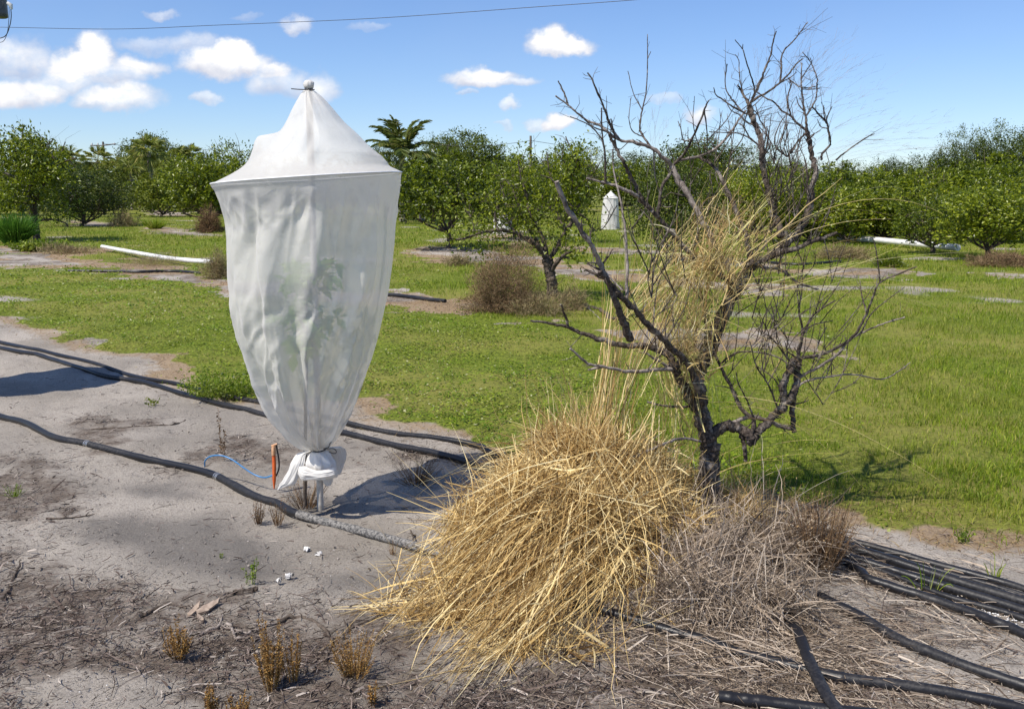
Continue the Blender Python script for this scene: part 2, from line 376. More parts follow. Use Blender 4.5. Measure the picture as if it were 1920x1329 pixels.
DRY = [PG((300,650),(440,660),(470,690),(440,705),(330,700)), PG((680,728),(800,738),(850,770),(760,785),(680,770)), PG((1250,880),(1600,900),(1920,985),(1920,1030),(1620,990),(1300,940)),
       PG((730,480),(860,478),(900,498),(730,500)), PG((100,455),(260,470),(330,500),(200,500),(90,480))]
LIT = [PG((-200,840),(90,850),(130,900),(240,960),(90,1000),(40,1060),(-200,1050)), PG((-200,1120),(60,1030),(260,1100),(420,1100),(640,1150),(800,1160),(800,1400),(-200,1500)),
       PG((150,775),(350,780),(500,800),(540,850),(300,870),(100,820)), PG((640,800),(850,850),(700,850)), PG((1100,1150),(1500,1130),(1700,1250),(1900,1290),(1900,1500),(900,1500),(800,1330)),
       PG((1560,1080),(1760,1140),(1760,1180),(1500,1120))]
SOOT = [PG((80,965),(260,940),(420,950),(520,1010),(560,1075),(430,1085),(300,1060),(170,1010)), PG((160,900),(330,890),(420,920),(300,935)), PG((600,1060),(760,1060),(740,1110),(610,1100)),
        PG((1200,1080),(1340,1090),(1340,1160),(1230,1150)), PG((520,940),(600,950),(640,930),(600,900),(540,890)), PG((1240,1120),(1560,1100),(1500,1180),(1280,1180))]
def masks(x, y):
    r = np.hypot(x, y)
    amp = .16 * np.clip(r / 6, .6, 2.5)
    nz = fbm(x * 1.1, y * 1.1, 0, 31, 4) * amp * 1.5 + fbm(x * 5, y * 5, 0, 41, 3) * amp * 1.3
    s = sdist(x, y, FORE) / .12
    st_ = np.full(x.shape, -99.)
    for P in STRIPS: st_ = np.maximum(st_, sdist(x, y, P) / .12)
    st_ = st_ - 2.8 - 5.5 * sstep(.0, .5, fbm(x * .8, y * 1.6, 0, 131, 4)); s = np.maximum(s, st_)
    sand = sstep(-1, 1, s + nz / .12)
    grass = 1 - sand
    # thin, patchy places inside the lawn
    patch = fbm(x * .45, y * .6, 0, 71, 3)
    grass = grass * (1 - .75 * sstep(.34, .62, patch))
    dry = np.zeros_like(x); lit = np.zeros_like(x); soot = np.zeros_like(x)
    for P in DRY: dry = np.maximum(dry, sstep(-.12, .12, sdist(x, y, P) + nz * .8))
    edge = np.exp(-(s / 2.0) ** 2); dry = np.maximum(dry, edge * .65)
    for P in LIT: lit = np.maximum(lit, sstep(-.25, .2, sdist(x, y, P) + nz))
    for P in SOOT: soot = np.maximum(soot, sstep(-.12, .15, sdist(x, y, P) + nz * .5))
    inst = sstep(-2, 1, st_); dry = np.maximum(dry, inst * .9 * sstep(-.3, .4, fbm(x * .9, y * 1.4, 0, 133, 3))); lit = np.maximum(lit, inst * 1.0)
    lit = lit * sstep(-.35, .25, fbm(x * 2.2, y * 2.2, 0, 51, 4))
    return grass, lit, dry, soot
def ground():
    nr, nc = 820, 640
    t = np.linspace(0, 1, nr); d = .55 * (900 / .55) ** t - 2.0; d = np.where(d < -1.4, -1.45 + (d + 1.45) * 6, d)
    dd = np.maximum(d + 2.6, .6)
    s = np.linspace(-1, 1, nc); s = np.sign(s) * (np.abs(s) ** 1.25)
    X = dd[:, None] * s[None] * 1.15; Y = np.repeat(d[:, None], nc, 1)
    x, y = X.ravel(), Y.ravel(); z = gz(x, y)
    g, l, dr, so = masks(x, y)
    z = z + (.006 * fbm(x * 14, y * 14, 0, 3, 3) + .018 * fbm(x * 4.5, y * 4.5, 0, 4, 3)) * (np.hypot(x, y) < 12) + .012 * g
    V = np.stack((x, y, z), 1)
    i = np.arange(nr - 1)[:, None] * nc; j = np.arange(nc - 1)
    F = np.stack((i + j, i + j + 1, i + nc + j + 1, i + nc + j), -1).reshape(-1, 4)
    m, nt, out = newmat('ground'); N = NT(nt)
    at = N.n('ShaderNodeAttribute', attribute_name='mask'); sp = N.n('ShaderNodeSeparateColor'); nt.links.new(at.outputs['Color'], sp.inputs[0])
    gr, li, dy, so_ = sp.outputs[0], sp.outputs[1], sp.outputs[2], at.outputs['Alpha']
    tc = N.n('ShaderNodeTexCoord'); v = tc.outputs['Object']
    big = N.noise(.8, 5, .6, v); fine = N.noise(95, 6, .8, v); mid = N.noise(9, 6, .7, v); gra = N.noise(260, 3, .8, v)
    sand = N.mix(N.ramp(big, .35, .65), (.272, .242, .205), (.415, .37, .318))
    sand = N.mix(N.math('MULTIPLY', N.ramp(mid, .52, .68), .45), sand, (.165, .148, .133))
    sand = N.mix(N.math('MULTIPLY', N.ramp(fine, .49, .60), .72), sand, (.16, .14, .12))
    sand = N.mix(N.math('MULTIPLY', N.ramp(gra, .58, .72), .6), sand, (.55, .51, .47))
    sand = N.mix(N.math('MULTIPLY', so_, N.math('MULTIPLY_ADD', fine, .9, .3), clamp=True), sand, (.13, .12, .11))
    lit_c = N.mix(N.ramp(fine, .35, .65), (.05, .038, .030), (.19, .145, .112))
    lf2 = N.ramp(N.math('ADD', li, N.math('MULTIPLY', N.math('SUBTRACT', mid, .5), 1.2)), .25, .85)
    lf2 = N.math('MULTIPLY', lf2, N.math('MULTIPLY_ADD', N.ramp(N.noise(5, 6, .75, v), .38, .6), .75, .25)); c = N.mix(N.math('MULTIPLY', lf2, .85), sand, lit_c)
    dry_c = N.mix(N.ramp(fine, .35, .65), (.17, .105, .055), (.42, .30, .17))
    df = N.ramp(N.math('ADD', dy, N.math('MULTIPLY', N.math('SUBTRACT', mid, .5), 1.0)), .25, .8)
    c = N.mix(N.math('MULTIPLY', df, .75), c, dry_c)
    g_c = N.mix(N.ramp(N.noise(30, 5, .7, v), .35, .65), (.06, .085, .012), (.20, .24, .03))
    g_c = N.mix(N.math('MULTIPLY', N.ramp(N.noise(.5, 4, .6, v), .4, .62), .5), g_c, (.27, .23, .07))
    gf = N.ramp(N.math('ADD', gr, N.math('MULTIPLY', N.math('SUBTRACT', mid, .5), .7)), .3, .7)
    c = N.mix(gf, c, g_c)
    p = N.n('ShaderNodeBsdfPrincipled'); nt.links.new(c, p.inputs['Base Color']); p.inputs['Roughness'].default_value = .95; p.inputs['Specular IOR Level'].default_value = .1
    hgt = N.math('ADD', N.math('MULTIPLY', mid, .7), N.math('ADD', N.math('MULTIPLY', fine, .45), N.math('MULTIPLY', gra, .15)))
    b = N.n('ShaderNodeBump'); b.inputs['Strength'].default_value = .9; b.inputs['Distance'].default_value = .022
    nt.links.new(hgt, b.inputs['Height']); nt.links.new(b.outputs[0], p.inputs['Normal']); nt.links.new(p.outputs[0], out.inputs[0])
    me = mesh_np('ground', V, F, m, True)
    a = me.color_attributes.new('mask', 'FLOAT_COLOR', 'POINT')
    a.data.foreach_set('color', np.stack((g, l, dr, so), 1).astype(np.float32).ravel())
    o = link('ground', me); tag(o, 'sandy ground with grass strips and rows of bare grey sand', None, None, 'structure')
ground()

def onground(P, r=0.0):
    P = np.array(P, float); P[..., 2] = gz(P[..., 0], P[..., 1]) + r; return P

# ---------------------------------------------------------------- lawn
def scatter(rng, n, d0, d1, smax=.66):
    d = np.exp(rng.uniform(np.log(d0), np.log(d1), n)); s = rng.uniform(-smax, smax, n); return d * s, d
def lawn():
    rng = np.random.default_rng(5)
    x, y = scatter(rng, 620000, 4.0, 60)
    g, l, dr, so = masks(x, y)
    dens = .25 + .75 * sstep(-.35, .25, fbm(x * 3.2, y * 3.2, 0, 91, 3))
    k = rng.uniform(0, 1, len(x)) < g * dens * (1 - .6 * dr); x, y, dr = x[k], y[k], dr[k]
    # tall blades to the right, low leaves to the left and centre
    tall = sstep(-.6, .8, x / y * 3 + fbm(x * .5, y * .5, 0, 61, 3) * 1.2 - .1 + (y - 9) * .12)
    isb = rng.uniform(0, 1, len(x)) < .25 + .75 * tall
    lod = np.clip(y / 9, 1, 3.2)
    # blades
    xb, yb, lb = x[isb], y[isb], lod[isb]; n = len(xb)
    h = rng.uniform(.022, .058, n) * (.75 + .6 * tall[isb]) * lb ** .45 * (1 + .5 * fbm(xb * 1.5, yb * 1.5, 0, 66, 2)); az = rng.uniform(0, 2 * np.pi, n); lean = rng.uniform(.1, 1.0, n)
    D = np.stack((np.cos(az), np.sin(az), np.zeros(n)), 1)
    B = np.stack((xb, yb, gz(xb, yb)), 1)
    P = np.stack((B, B + D * (h * lean * .3)[:, None] + np.array((0, 0, 1)) * (h * .6)[:, None], B + D * (h * lean)[:, None] + np.array((0, 0, 1)) * (h * (1 - .25 * lean))[:, None]), 1)
    w = (rng.uniform(.0013, .0026, n) * lb)[:, None] * np.array((1, .85, .12))
    sa = rng.uniform(0, 2 * np.pi, n); side = np.stack((np.cos(sa), np.sin(sa), np.zeros(n)), 1)
    V, F = ribbons(P, side, w)
    tag(link('grass', mesh_np('grass', V, F, M['grass'])), 'bright yellow green grass of the orchard strips', 'grass', None, 'stuff')
    # small leaves
    xc, yc, lc = x[~isb], y[~isb], lod[~isb]; n = len(xc)
    hh = rng.uniform(.004, .05, n) * lc ** .3 * (1 + 1.1 * fbm(xc * 5, yc * 5, 0, 161, 3)); C = np.stack((xc, yc, gz(xc, yc) + .006 + hh), 1)
    L = rng.uniform(.007, .017, n) * lc; az = rng.uniform(0, 2 * np.pi, n); tl = rng.uniform(-.5, .7, n)
    d = np.stack((np.cos(az) * np.cos(tl), np.sin(az) * np.cos(tl), np.sin(tl)), 1); s = unit(np.cross(d, rand_dir(rng, n) * .5 + np.array((0, 0, 1))))
    V = np.stack((C - d * L[:, None], C + s * L[:, None] * .62, C + d * L[:, None], C - s * L[:, None] * .62), 1).reshape(-1, 3)
    F = np.arange(n * 4).reshape(-1, 4)
    tag(link('ground_cover', mesh_np('ground_cover', V, F, M['clover'])), 'low leafy green ground cover between the grass', 'ground cover', None, 'stuff')
    # dry turf along edges
    x, y = scatter(rng, 260000, 3.6, 40); g, l, dr, so = masks(x, y)
    k = rng.uniform(0, 1, len(x)) < np.clip(dr * .55, 0, 1); x, y = x[k], y[k]; n = len(x); lb = np.clip(y / 9, 1, 3)
    h = rng.uniform(.015, .06, n) * lb ** .4; az = rng.uniform(0, 2 * np.pi, n); D = np.stack((np.cos(az), np.sin(az), np.zeros(n)), 1); B = np.stack((x, y, gz(x, y) + .002), 1)
    up = rng.uniform(.05, .7, n) * h
    P = np.stack((B, B + D * (h * .6)[:, None] + np.array((0, 0, 1)) * (up * .8)[:, None], B + D * (h * 1.1)[:, None] + np.array((0, 0, 1)) * up[:, None]), 1)
    w = (rng.uniform(.001, .002, n) * lb)[:, None] * np.array((1, .8, .15)); side = np.cross(D, rand_dir(rng, n)); side = unit(side)
    V, F = ribbons(P, side, w)
    tag(link('dry_turf', mesh_np('dry_turf', V, F, M['dry_turf'])), 'brown dried turf along the edges of the sand', 'dry grass', None, 'stuff')
lawn()

# ---------------------------------------------------------------- litter on the sand
def litter():
    rng = np.random.default_rng(8)
    x, y = scatter(rng, 260000, 2.3, 16, .75); g, l, dr, so = masks(x, y)
    clump = sstep(-.1, .5, fbm(x * 4, y * 4, 0, 15, 3))
    k = rng.uniform(0, 1, len(x)) < (l * (.35 + .6 * clump) + .05) * (1 - g); x, y = x[k], y[k]; n = len(x)
    L = rng.uniform(.008, .05, n) * (1 + 2.2 * (rng.uniform(0, 1, n) > .95)); az = rng.uniform(0, 2 * np.pi, n) ; D = np.stack((np.cos(az), np.sin(az), rng.uniform(-.08, .25, n)), 1)
    B = np.stack((x, y, gz(x, y) + rng.uniform(.003, .014, n)), 1); bend = rand_dir(rng, n) * (L * .12)[:, None]; bend[:, 2] = np.abs(bend[:, 2]) * .4
    P = np.stack((B, B + D * (L * .5)[:, None] + bend, B + D * L[:, None]), 1)
    w = (rng.uniform(.0007, .002, n) * (1 + 1.2 * (rng.uniform(0, 1, n) > .95)))[:, None] * np.array((1, 1, .6)); side = unit(np.cross(D, rand_dir(rng, n)))
    V, F = ribbons(P, side, w)
    tag(link('litter', mesh_np('litter', V, F, M['litter'])), 'fine brown twigs and plant litter scattered on the sand', 'plant litter', None, 'stuff')
    # sand grains / pebbles and shell bits
    mb = MB()
    x, y = scatter(rng, 42000, 2.3, 9, .75); g, l, dr, so = masks(x, y); k = g < .3; x, y = x[k], y[k]; n = len(x)
    r = rng.uniform(.001, .0035, n) * (1 + (rng.uniform(0, 1, n) > .97) * 1.6)
    oct_ = np.array(((1, 0, 0), (0, 1, 0), (-1, 0, 0), (0, -1, 0), (0, 0, 1), (0, 0, -1)), float)
    V = np.stack((x, y, gz(x, y) + .003), 1)[:, None] + oct_[None] * (r[:, None] * rng.uniform(.5, 1.2, (n, 6)))[..., None]
    ft = np.array(((0, 1, 4), (1, 2, 4), (2, 3, 4), (3, 0, 4), (1, 0, 5), (2, 1, 5), (3, 2, 5), (0, 3, 5)))
    F = (np.arange(n)[:, None, None] * 6 + ft[None]).reshape(-1, 3)
    tag(link('sand_crumbs', mesh_np('sand_crumbs', V.reshape(-1, 3), F, simple_mat('crumbs', (.14, .12, .10), (.42, .37, .33), 9, .95, .1, 0))), 'small crumbs and grit lying on the grey sand', 'grit', None, 'stuff')
    n = 420; px = np.concatenate((rng.normal(1860, 45, 150), rng.uniform(1500, 1920, 150), rng.uniform(0, 1300, 120))); py = np.concatenate((1128 + (px[:150] - 1860) * .26 + rng.normal(0, 7, 150), rng.uniform(1080, 1300, 150), rng.uniform(1000, 1329, 120)))
    C = np.array([G(a, b) for a, b in zip(px, py)]); C[:, 2] = gz(C[:, 0], C[:, 1]) + .004; r = rng.uniform(.0015, .006, n) * np.concatenate((np.full(150, 1.6), np.full(270, .8)))
    V = C[:, None] + oct_[None] * (r[:, None] * rng.uniform(.4, 1.3, (n, 6)))[..., None] * np.array((1, 1, .5)); F = (np.arange(n)[:, None, None] * 6 + ft[None]).reshape(-1, 3)
    tag(link('shell_bits', mesh_np('shell_bits', V.reshape(-1, 3), F, M['shell'])), 'tiny white shell fragments strewn over the sand', 'shell fragments', None, 'stuff')
litter()

# ---------------------------------------------------------------- fallen sticks and chips
def stick(pts, r, label, mat='bark_live', name='fallen_stick', lift=0.0, seed=0, twigs=0, group=None):
    rng = np.random.default_rng(seed + 100); P = catmull([G(*p) for p in pts], 5); P = onground(P, r * .8 + lift); P += rng.normal(0, r * .35, P.shape)
    rr = np.linspace(r, r * .45, len(P)) * rng.uniform(.85, 1.15, len(P)); c = P[0].copy(); c[2] = 0
    mb = MB(); add_tube(mb, P - c, rr, 6, jit=.15, rng=rng)
    for t in range(twigs):
        i = rng.integers(1, len(P) - 2); d = rand_dir(rng, 1)[0]; d[2] = abs(d[2]) * .4; L = rng.uniform(.03, .10)
        add_tube(mb, np.array([P[i], P[i] + d * L * .5 + rng.normal(0, .004, 3), P[i] + d * L]) - c, np.array((.5, .4, .2)) * r, 5)
    return tag(link(name, mb.mesh(name, M[mat], True), None, c), label, 'stick', group)
stick([(172,804),(215,803),(270,798),(320,793),(348,784)], .009, 'thin dark stick lying on the sand above the long foreground hose', seed=1, twigs=3)
stick([(262,1150),(285,1137),(315,1128),(352,1132)], .010, 'short dark bark stick in the litter left of the pale wood chips', seed=2)
stick([(372,1182),(400,1170),(430,1166),(445,1190),(480,1172),(520,1160)], .008, 'twisted grey stick left of the tall rusty weed', 'bark_pale', seed=3, twigs=2)
stick([(395,1164),(440,1173),(500,1186),(560,1195)], .0045, 'thin pale straight stick crossing behind the tall rusty weed', 'bark_pale', seed=4)
stick([(4,1122),(20,1090),(32,1060),(38,1040)], .007, 'thin dark stick near the left edge of the foreground sand', seed=5)
stick([(85,965),(130,962),(178,955)], .005, 'short thin stick on the grey sand at left', seed=6, twigs=2)
stick([(520,1158),(560,1150),(600,1165),(620,1195),(612,1228)], .010, 'curved dark stick between the two rusty weeds', seed=7)
stick([(640,1190),(655,1172),(680,1160),(740,1128)], .008, 'dark stick beside the feathery rusty weed below the straw', seed=8, twigs=2)
stick([(1075,1328),(1110,1308),(1135,1290),(1190,1282),(1250,1284),(1310,1300)], .008, 'bent grey stick in front of the straw mound at the bottom', 'bark_pale', seed=9, twigs=4)
stick([(575,968),(590,973),(604,966)], .004, 'tiny dark stick just below the dusty stretch of hose', seed=10)
stick([(770,985),(775,1000),(776,1012)], .005, 'small upright brown stub against the dusty hose', seed=11, lift=.02)
stick([(1090,575),(1125,582),(1150,600),(1200,588),(1250,572),(1300,566)], .03, 'fallen dark dead log behind the bare tree', seed=12, twigs=5, name='fallen_log')
stick([(1062,578),(1090,574),(1112,586),(1128,604)], .02, 'pale fallen branch left of the dark dead log', 'bark_pale', seed=13, twigs=3, name='fallen_branch')
def chip(px, py, L, w, a, tilt, label, mat='bark_chip', cat='wood chip'):
    rng = np.random.default_rng(int(px + py)); c = G(px, py); c[2] = gz(c[0], c[1]) + .006
    n = 9; t = np.linspace(-1, 1, n); prof = (1 - np.abs(t) ** 3) * w * (1 + .25 * rng.uniform(-1, 1, n)) + .002
    d = np.array((math.cos(a), math.sin(a), 0)); s = np.array((-math.sin(a), math.cos(a), 0)); mb = MB()
    top = [];
    for sgn in (-1, 0, 1):
        top.append(np.array([d * L * tt + s * pp * sgn + np.array((0, 0, .006 + (.012 if sgn == 0 else 0) + tilt * (tt + 1) * L)) + rng.normal(0, np.array((.0012, .0012, .0012)) if mat != 'shell' else np.array((.004, .004, .0015)), 3) for tt, pp in zip(t, prof)]))
    T = np.vstack(top); Bt = T - np.array((0, 0, .006)); V = np.vstack((T, Bt)); F = []
    for r in range(2):
        for i in range(n - 1):
            F.append((r * n + i, r * n + i + 1, (r + 1) * n + i + 1, (r + 1) * n + i)); F.append(tuple(3 * n + q for q in F[-1][::-1]))
    for r in (0, 2):
        for i in range(n - 1): F.append((r * n + i, r * n + i + 1, 3 * n + r * n + i + 1, 3 * n + r * n + i))
    mb.add(V, np.array(F)); nm = 'wood_chip' if cat == 'wood chip' else cat.replace(' ', '_')
    tag(link(nm, mb.mesh(nm, M[mat], True), None, c), label, cat)
chip(388, 1135, .055, .02, .9, .12, 'broad pale tan bark chip on the litter near the bottom left')
chip(363, 1143, .035, .009, 1.2, .3, 'narrow olive brown bark chip leaning left of the broad pale one')
chip(376, 1155, .028, .008, -.8, .05, 'small pale bark chip just below the broad tan chip')
chip(460, 1104, .05, .014, .3, .05, 'dark charred wood fragment lying below the green seedling', 'bark', 'wood fragment')
for q, (a, b, L) in enumerate(((543, 1073, .022), (524, 1083, .012), (575, 1014, .02), (597, 1022, .016))):
    chip(a, b, L * .8, L * .45, q * 1.3, .02, ['larger crumpled white scrap right of the green seedling', 'small white scrap close beside the green seedling', 'thin white scrap on the sand below the bagged tree, left one', 'thin white scrap on the sand below the bagged tree, right one'][q], 'shell', 'white scrap')

# ---------------------------------------------------------------- hoses
def hose(pts, r, label, flat=1.0, dusty=None, k=14, open_end=False, clamps=(), seed=0, z0=0.0, mat='hose', name='irrigation_hose', cat='hose', wob=.0):
    rng = np.random.default_rng(seed)
    C = np.array([G(a, b, r) for a, b in pts]); P = catmull(C, 14)
    P[:, 2] = gz(P[:, 0], P[:, 1]) + r * flat * .85 + z0
    kk = np.ones(7) / 7
    if len(P) > 14:
        zz = np.convolve(np.pad(P[:, 2], 3, 'edge'), kk, 'valid'); P[:, 2] = zz
    s = np.arange(len(P)); P[:, 0] += wob * noise3(s * .13, 0, seed * 3.3, 5); P[:, 1] += wob * noise3(s * .13, 9, seed * 3.3, 6)
    rad = r * (1 + .06 * noise3(s * .35, 2, seed, 7))
    c = P[len(P) // 2].copy(); c[2] = 0
    root = None; has = dusty or clamps
    root = empty(name, c) if has else None
    mb = MB(); md = MB()
    if dusty:
        a, b = [int(len(P) * q) for q in dusty]
        add_tube(mb, (P - c)[:a + 1], rad[:a + 1], k, flat); add_tube(md, (P - c)[a:b + 1], rad[a:b + 1] * 1.02, k, flat); add_tube(mb, (P - c)[b:], rad[b:], k, flat)
        link('dusty_stretch', md.mesh('dusty_stretch', M['dusty'], True), root)
    else: add_tube(mb, P - c, rad, k, flat, end_open=open_end)
    o = link('tube' if has else name, mb.mesh(name, M[mat], True), root, None if has else c)
    for (cx, cy) in clamps:
        g = G(cx, cy, r); i = int(np.argmin(np.hypot(P[:, 0] - g[0], P[:, 1] - g[1]))); i = max(1, min(len(P) - 2, i)); d = unit(P[i + 1] - P[i - 1]); mc = MB()
        for o_ in (-.012, .004, .016): add_tube(mc, np.array([P[i] - c + d * (o_ - .003), P[i] - c + d * (o_ + .003)]), r * 1.07, k)
        link('clamp', mc.mesh('clamp', M['metal'], True), root)
    tag(root if has else o, label, cat); return root if has else o
hose([(-260,690),(-80,745),(0,771),(50,789),(105,816),(164,829),(256,849),(320,861),(388,875),(430,891),(482,915),(519,926),(545,941),(605,959),(691,980),(774,1006),(884,1041),(960,1068),(1100,1120),(1230,1158),(1327,1185),(1387,1207),(1492,1230),(1560,1245),(1612,1254),(1762,1275),(1912,1303),(2100,1335)],
     .0215, 'long black hose curving across the foreground sand past the bagged tree', dusty=(.455, .60), clamps=((164,829),(403,882)), seed=1)
hose([(-300,565),(0,639),(90,659),(193,682),(259,700),(331,712),(406,727),(494,745),(655,782),(757,802),(840,816),(900,826),(921,837),(980,853),(1150,892),(1300,925),(1460,965),(1592,1000),(1686,1025),(1801,1053),(1920,1086),(2100,1140)],
     .019, 'farther of two black hoses running along the grass edge', seed=2, wob=.01)
hose([(-300,580),(0,650),(75,665),(132,682),(193,697),(259,707),(331,725),(421,748),(497,768),(641,797),(724,818),(823,841),(896,860),(943,873),(1150,925),(1300,962),(1460,995),(1597,1047),(1629,1067),(1675,1081),(1732,1097),(1801,1118),(1870,1145),(1920,1168),(2050,1215)],
     .021, 'nearer of two black hoses on the sand, dipping through the tree shadow', seed=3, wob=.008)
hose([(1380,945),(1592,1008),(1700,1037),(1801,1063),(1920,1097),(2080,1150)], .012, 'thin black line second from the back of the hose bundle at right', seed=4)
hose([(1400,965),(1600,1016),(1698,1044),(1801,1074),(1920,1110),(2060,1155)], .024, 'thick shiny black hose in the middle of the bundle at right', seed=5, z0=.004)
hose([(1420,985),(1600,1032),(1700,1059),(1824,1094),(1920,1124),(2050,1170)], .021, 'black hose low in the bundle, just in front of the thick shiny one', seed=6)
hose([(1430,1000),(1617,1044),(1686,1065),(1778,1097),(1870,1123),(1920,1139),(2050,1185)], .014, 'thin dull black line frontmost in the bundle at right', seed=7)
hose([(1380,1058),(1430,1066),(1480,1079),(1526,1097),(1560,1113),(1617,1138),(1687,1177),(1753,1204),(1819,1230),(1920,1262),(2060,1310)], .0215, 'lone black hose coming out of the grey weeds toward the right edge', seed=8)
hose([(1440,1080),(1460,1110),(1476,1140),(1500,1185),(1512,1216),(1526,1245),(1550,1290),(1575,1326),(1610,1380)], .022, 'flattened black hose crossing over two others at the bottom', flat=.45, seed=9, z0=.035)
hose([(1348,1284),(1400,1289),(1462,1295),(1556,1308),(1640,1320),(1706,1331),(1900,1372)], .0225, 'cut open end of a black hose at the bottom of the picture', open_end=True, seed=10)
# white stripe on the far left of the long hose
sp_ = catmull([G(a, b, .02) for a, b in ((-60,754),(0,775),(50,794),(105,822),(158,835))], 10); sp_[:, 2] = gz(sp_[:, 0], sp_[:, 1]) + .030
# thin hoses farther back
hose([(128,506),(200,506),(260,507),(320,505),(378,509)], .03, 'thin black hose on the far sand strip below the white pipe', seed=11, k=8)
hose([(728,550),(760,553),(800,558),(835,562)], .03, 'short black hose stretch on the sand right of the bagged tree', seed=12, k=8)
hose([(1440,489),(1500,493),(1580,490)], .035, 'thin black hose far off on the right strip', seed=13, k=8)
# white pipes
def pipe(pts, r, label, seed):
    P = catmull([G(a, b, r) for a, b in pts], 8); P[:, 2] = r + .05; c = P[0].copy(); c[2] = 0; mb = MB(); add_tube(mb, P - c, r, 12)
    tag(link('white_pipe', mb.mesh('white_pipe', M['pvc'], True), None, c), label, 'pipe')
pipe([(192,466),(250,477),(320,489),(396,496)], .05, 'white plastic pipe lying in the dry weeds at left', 1)
pipe([(1572,448),(1640,453),(1700,459),(1796,468)], .085, 'long white pipe in front of the grove at right', 2)

# ---------------------------------------------------------------- bagged tree
BASE = G(600, 947); D0 = float(BASE[1])
def bag(scale_res=1.0):
    rows = [(575,167,583,168),(567,173,590,171),(557,189,605,183),(548,207,624,204),(539,227,645,229),(530,243,668,250),(516,258,690,273),(500,275,708,288),(482,292,716,298),(462,312,728,310),(440,327,742,317),(412,342,750,321),(404,347,752,324),(405,352,751,330),(412,362,750,347),(423,392,747,385),(430,425,743,420),(431,480,738,480),(433,530,732,530),(441,590,722,580),(449,630,712,625),(462,670,701,668),(478,715,687,705),(492,748,672,742),(512,782,655,775),(535,810,640,800),(562,832,622,826),(583,843,612,839)]
    rows = catmull(np.array(rows, float), 9); n = len(rows); k = 420
    ph = np.linspace(0, 2 * np.pi, k, endpoint=False)
    Lw = np.array([W(a, b, D0) for a, b, _, _ in rows]); Rw = np.array([W(c, d, D0) for _, _, c, d in rows])
    mid = (Lw + Rw) / 2; half = (Rw - Lw) / 2; rx = np.linalg.norm(half, axis=1)
    py = rows[:, 1]; up = sstep(352, 338, py); low = sstep(600, 830, py); body = sstep(345, 400, py)
    c_, s_ = np.cos(ph), np.sin(ph)
    X = mid[:, None] + half[:, None] * c_[None, :, None] + np.array((0, 1, 0))[None, None] * (rx[:, None] * s_[None] * .96)[..., None]
    # noise on the cylinder
    A_, B_ = np.meshgrid(ph, py); cx, sy = np.cos(A_), np.sin(A_); z = B_ / 100.0
    wz = .35 * fbm(cx * 1.6, sy * 1.6, z * .9, 21, 3)
    fold = 1 - np.abs(noise3(cx * 2.3 + wz, sy * 2.3, z * .28, 22)) * 2.0          # long vertical ridges
    fold2 = 1 - np.abs(noise3(cx * 5.5 + wz * 2, sy * 5.5, z * .45, 23)) * 2.0
    cr = 1 - np.abs(noise3(cx * 3.2 + z * .6, sy * 3.2, z * 1.3, 24)) * 2.2        # slanted crumples
    cr2 = 1 - np.abs(noise3(cx * 7 - z * 1.1, sy * 7, z * 2.4, 25)) * 2.2
    soft = fbm(cx * 1.4, sy * 1.4, z * .8, 26, 3)
    def rg(fx, fz, sx_, sd_, tw_=0.0):           # sharp outward ridges with smooth valleys
        q = A_ + tw_ * z; return 1 - 2.6 * np.abs(noise3(np.cos(q) * fx + wz * sx_, np.sin(q) * fx, z * fz, sd_)) ** .85
    fine = .12 + .88 * sstep(.35, .65, .5 + .5 * noise3(cx * 1.3, sy * 1.3, z * .8, 29))
    pl = rg(2.6, .16, .8, 201); pl2 = rg(4.6, .22, 1.2, 202); pl3 = rg(7.5, .5, 1.0, 203, .15)
    c1 = rg(2.0, .9, 1.6, 204, .35); c2 = rg(3.4, 1.5, 2.0, 205, -.5); c3 = rg(6, 2.6, 2.0, 206, .6)
    disp = (.010 * body + .052 * low)[:, None] * (pl - .5) + (.009 * body + .016 * low)[:, None] * (pl2 - .4) + (.007 + .005 * low)[:, None] * pl3 * (.4 + .6 * fine) * body[:, None]
    disp += body[:, None] * (.006 * c1 * fine + .0045 * c2 * fine + .0045 * c3 * fine * fine) + .014 * soft * body[:, None] + up[:, None] * (.010 * soft + .003 * (rg(1.8, .5, .8, 207) - .4))
    ringw = np.exp(-((py - 346 + 0) / 10.0) ** 2)[:, None] + np.exp(-((py - 328) / 16.0) ** 2)[:, None] * .6
    disp *= (1 - np.clip(ringw, 0, 1) * .9)
    # tall tucked folds at front left of centre (as the cloth hangs from the hoop)
    def crease(phi0, w_, a_, y0, y1, drift=0.0):
        e = A_ - (phi0 + drift * (B_ - y0) / 400 + .05 * noise3(z * 1.5, 0, phi0 * 5, 55)); e = (e + np.pi) % (2 * np.pi) - np.pi
        return a_ * np.tanh(e / w_ * 2) * np.exp(-(e / w_ / 2.6) ** 2) * sstep(y0, y0 + 60, B_) * sstep(y1, y1 - 80, B_)
    F_ = -math.pi / 2
    disp += crease(F_ - .50, .10, .030, 400, 840, .25) + crease(F_ - .93, .09, .022, 480, 800, .2) + crease(F_ + .35, .10, -.026, 380, 560, .1) + crease(F_ + .12, .08, .020, 560, 845, -.05) + crease(F_ + .85, .12, .022, 420, 820, -.3)
    disp += .007 * np.exp(-((A_ - (F_ - .02)) / .03) ** 2) * sstep(352, 380, B_) + .006 * np.exp(-((A_ - (F_ - .02)) / .035) ** 2) * sstep(180, 200, B_) * sstep(330, 250, B_)
    disp += crease(F_ - .08, .10, -.020, 215, 300) + crease(F_ - .38, .12, .022, 235, 335, -.6) + crease(F_ + .10, .12, -.018, 255, 335, .5)
    # pushed out shoulder at left, above the hoop
    e = (A_ - math.pi + np.pi) % (2 * np.pi) - np.pi
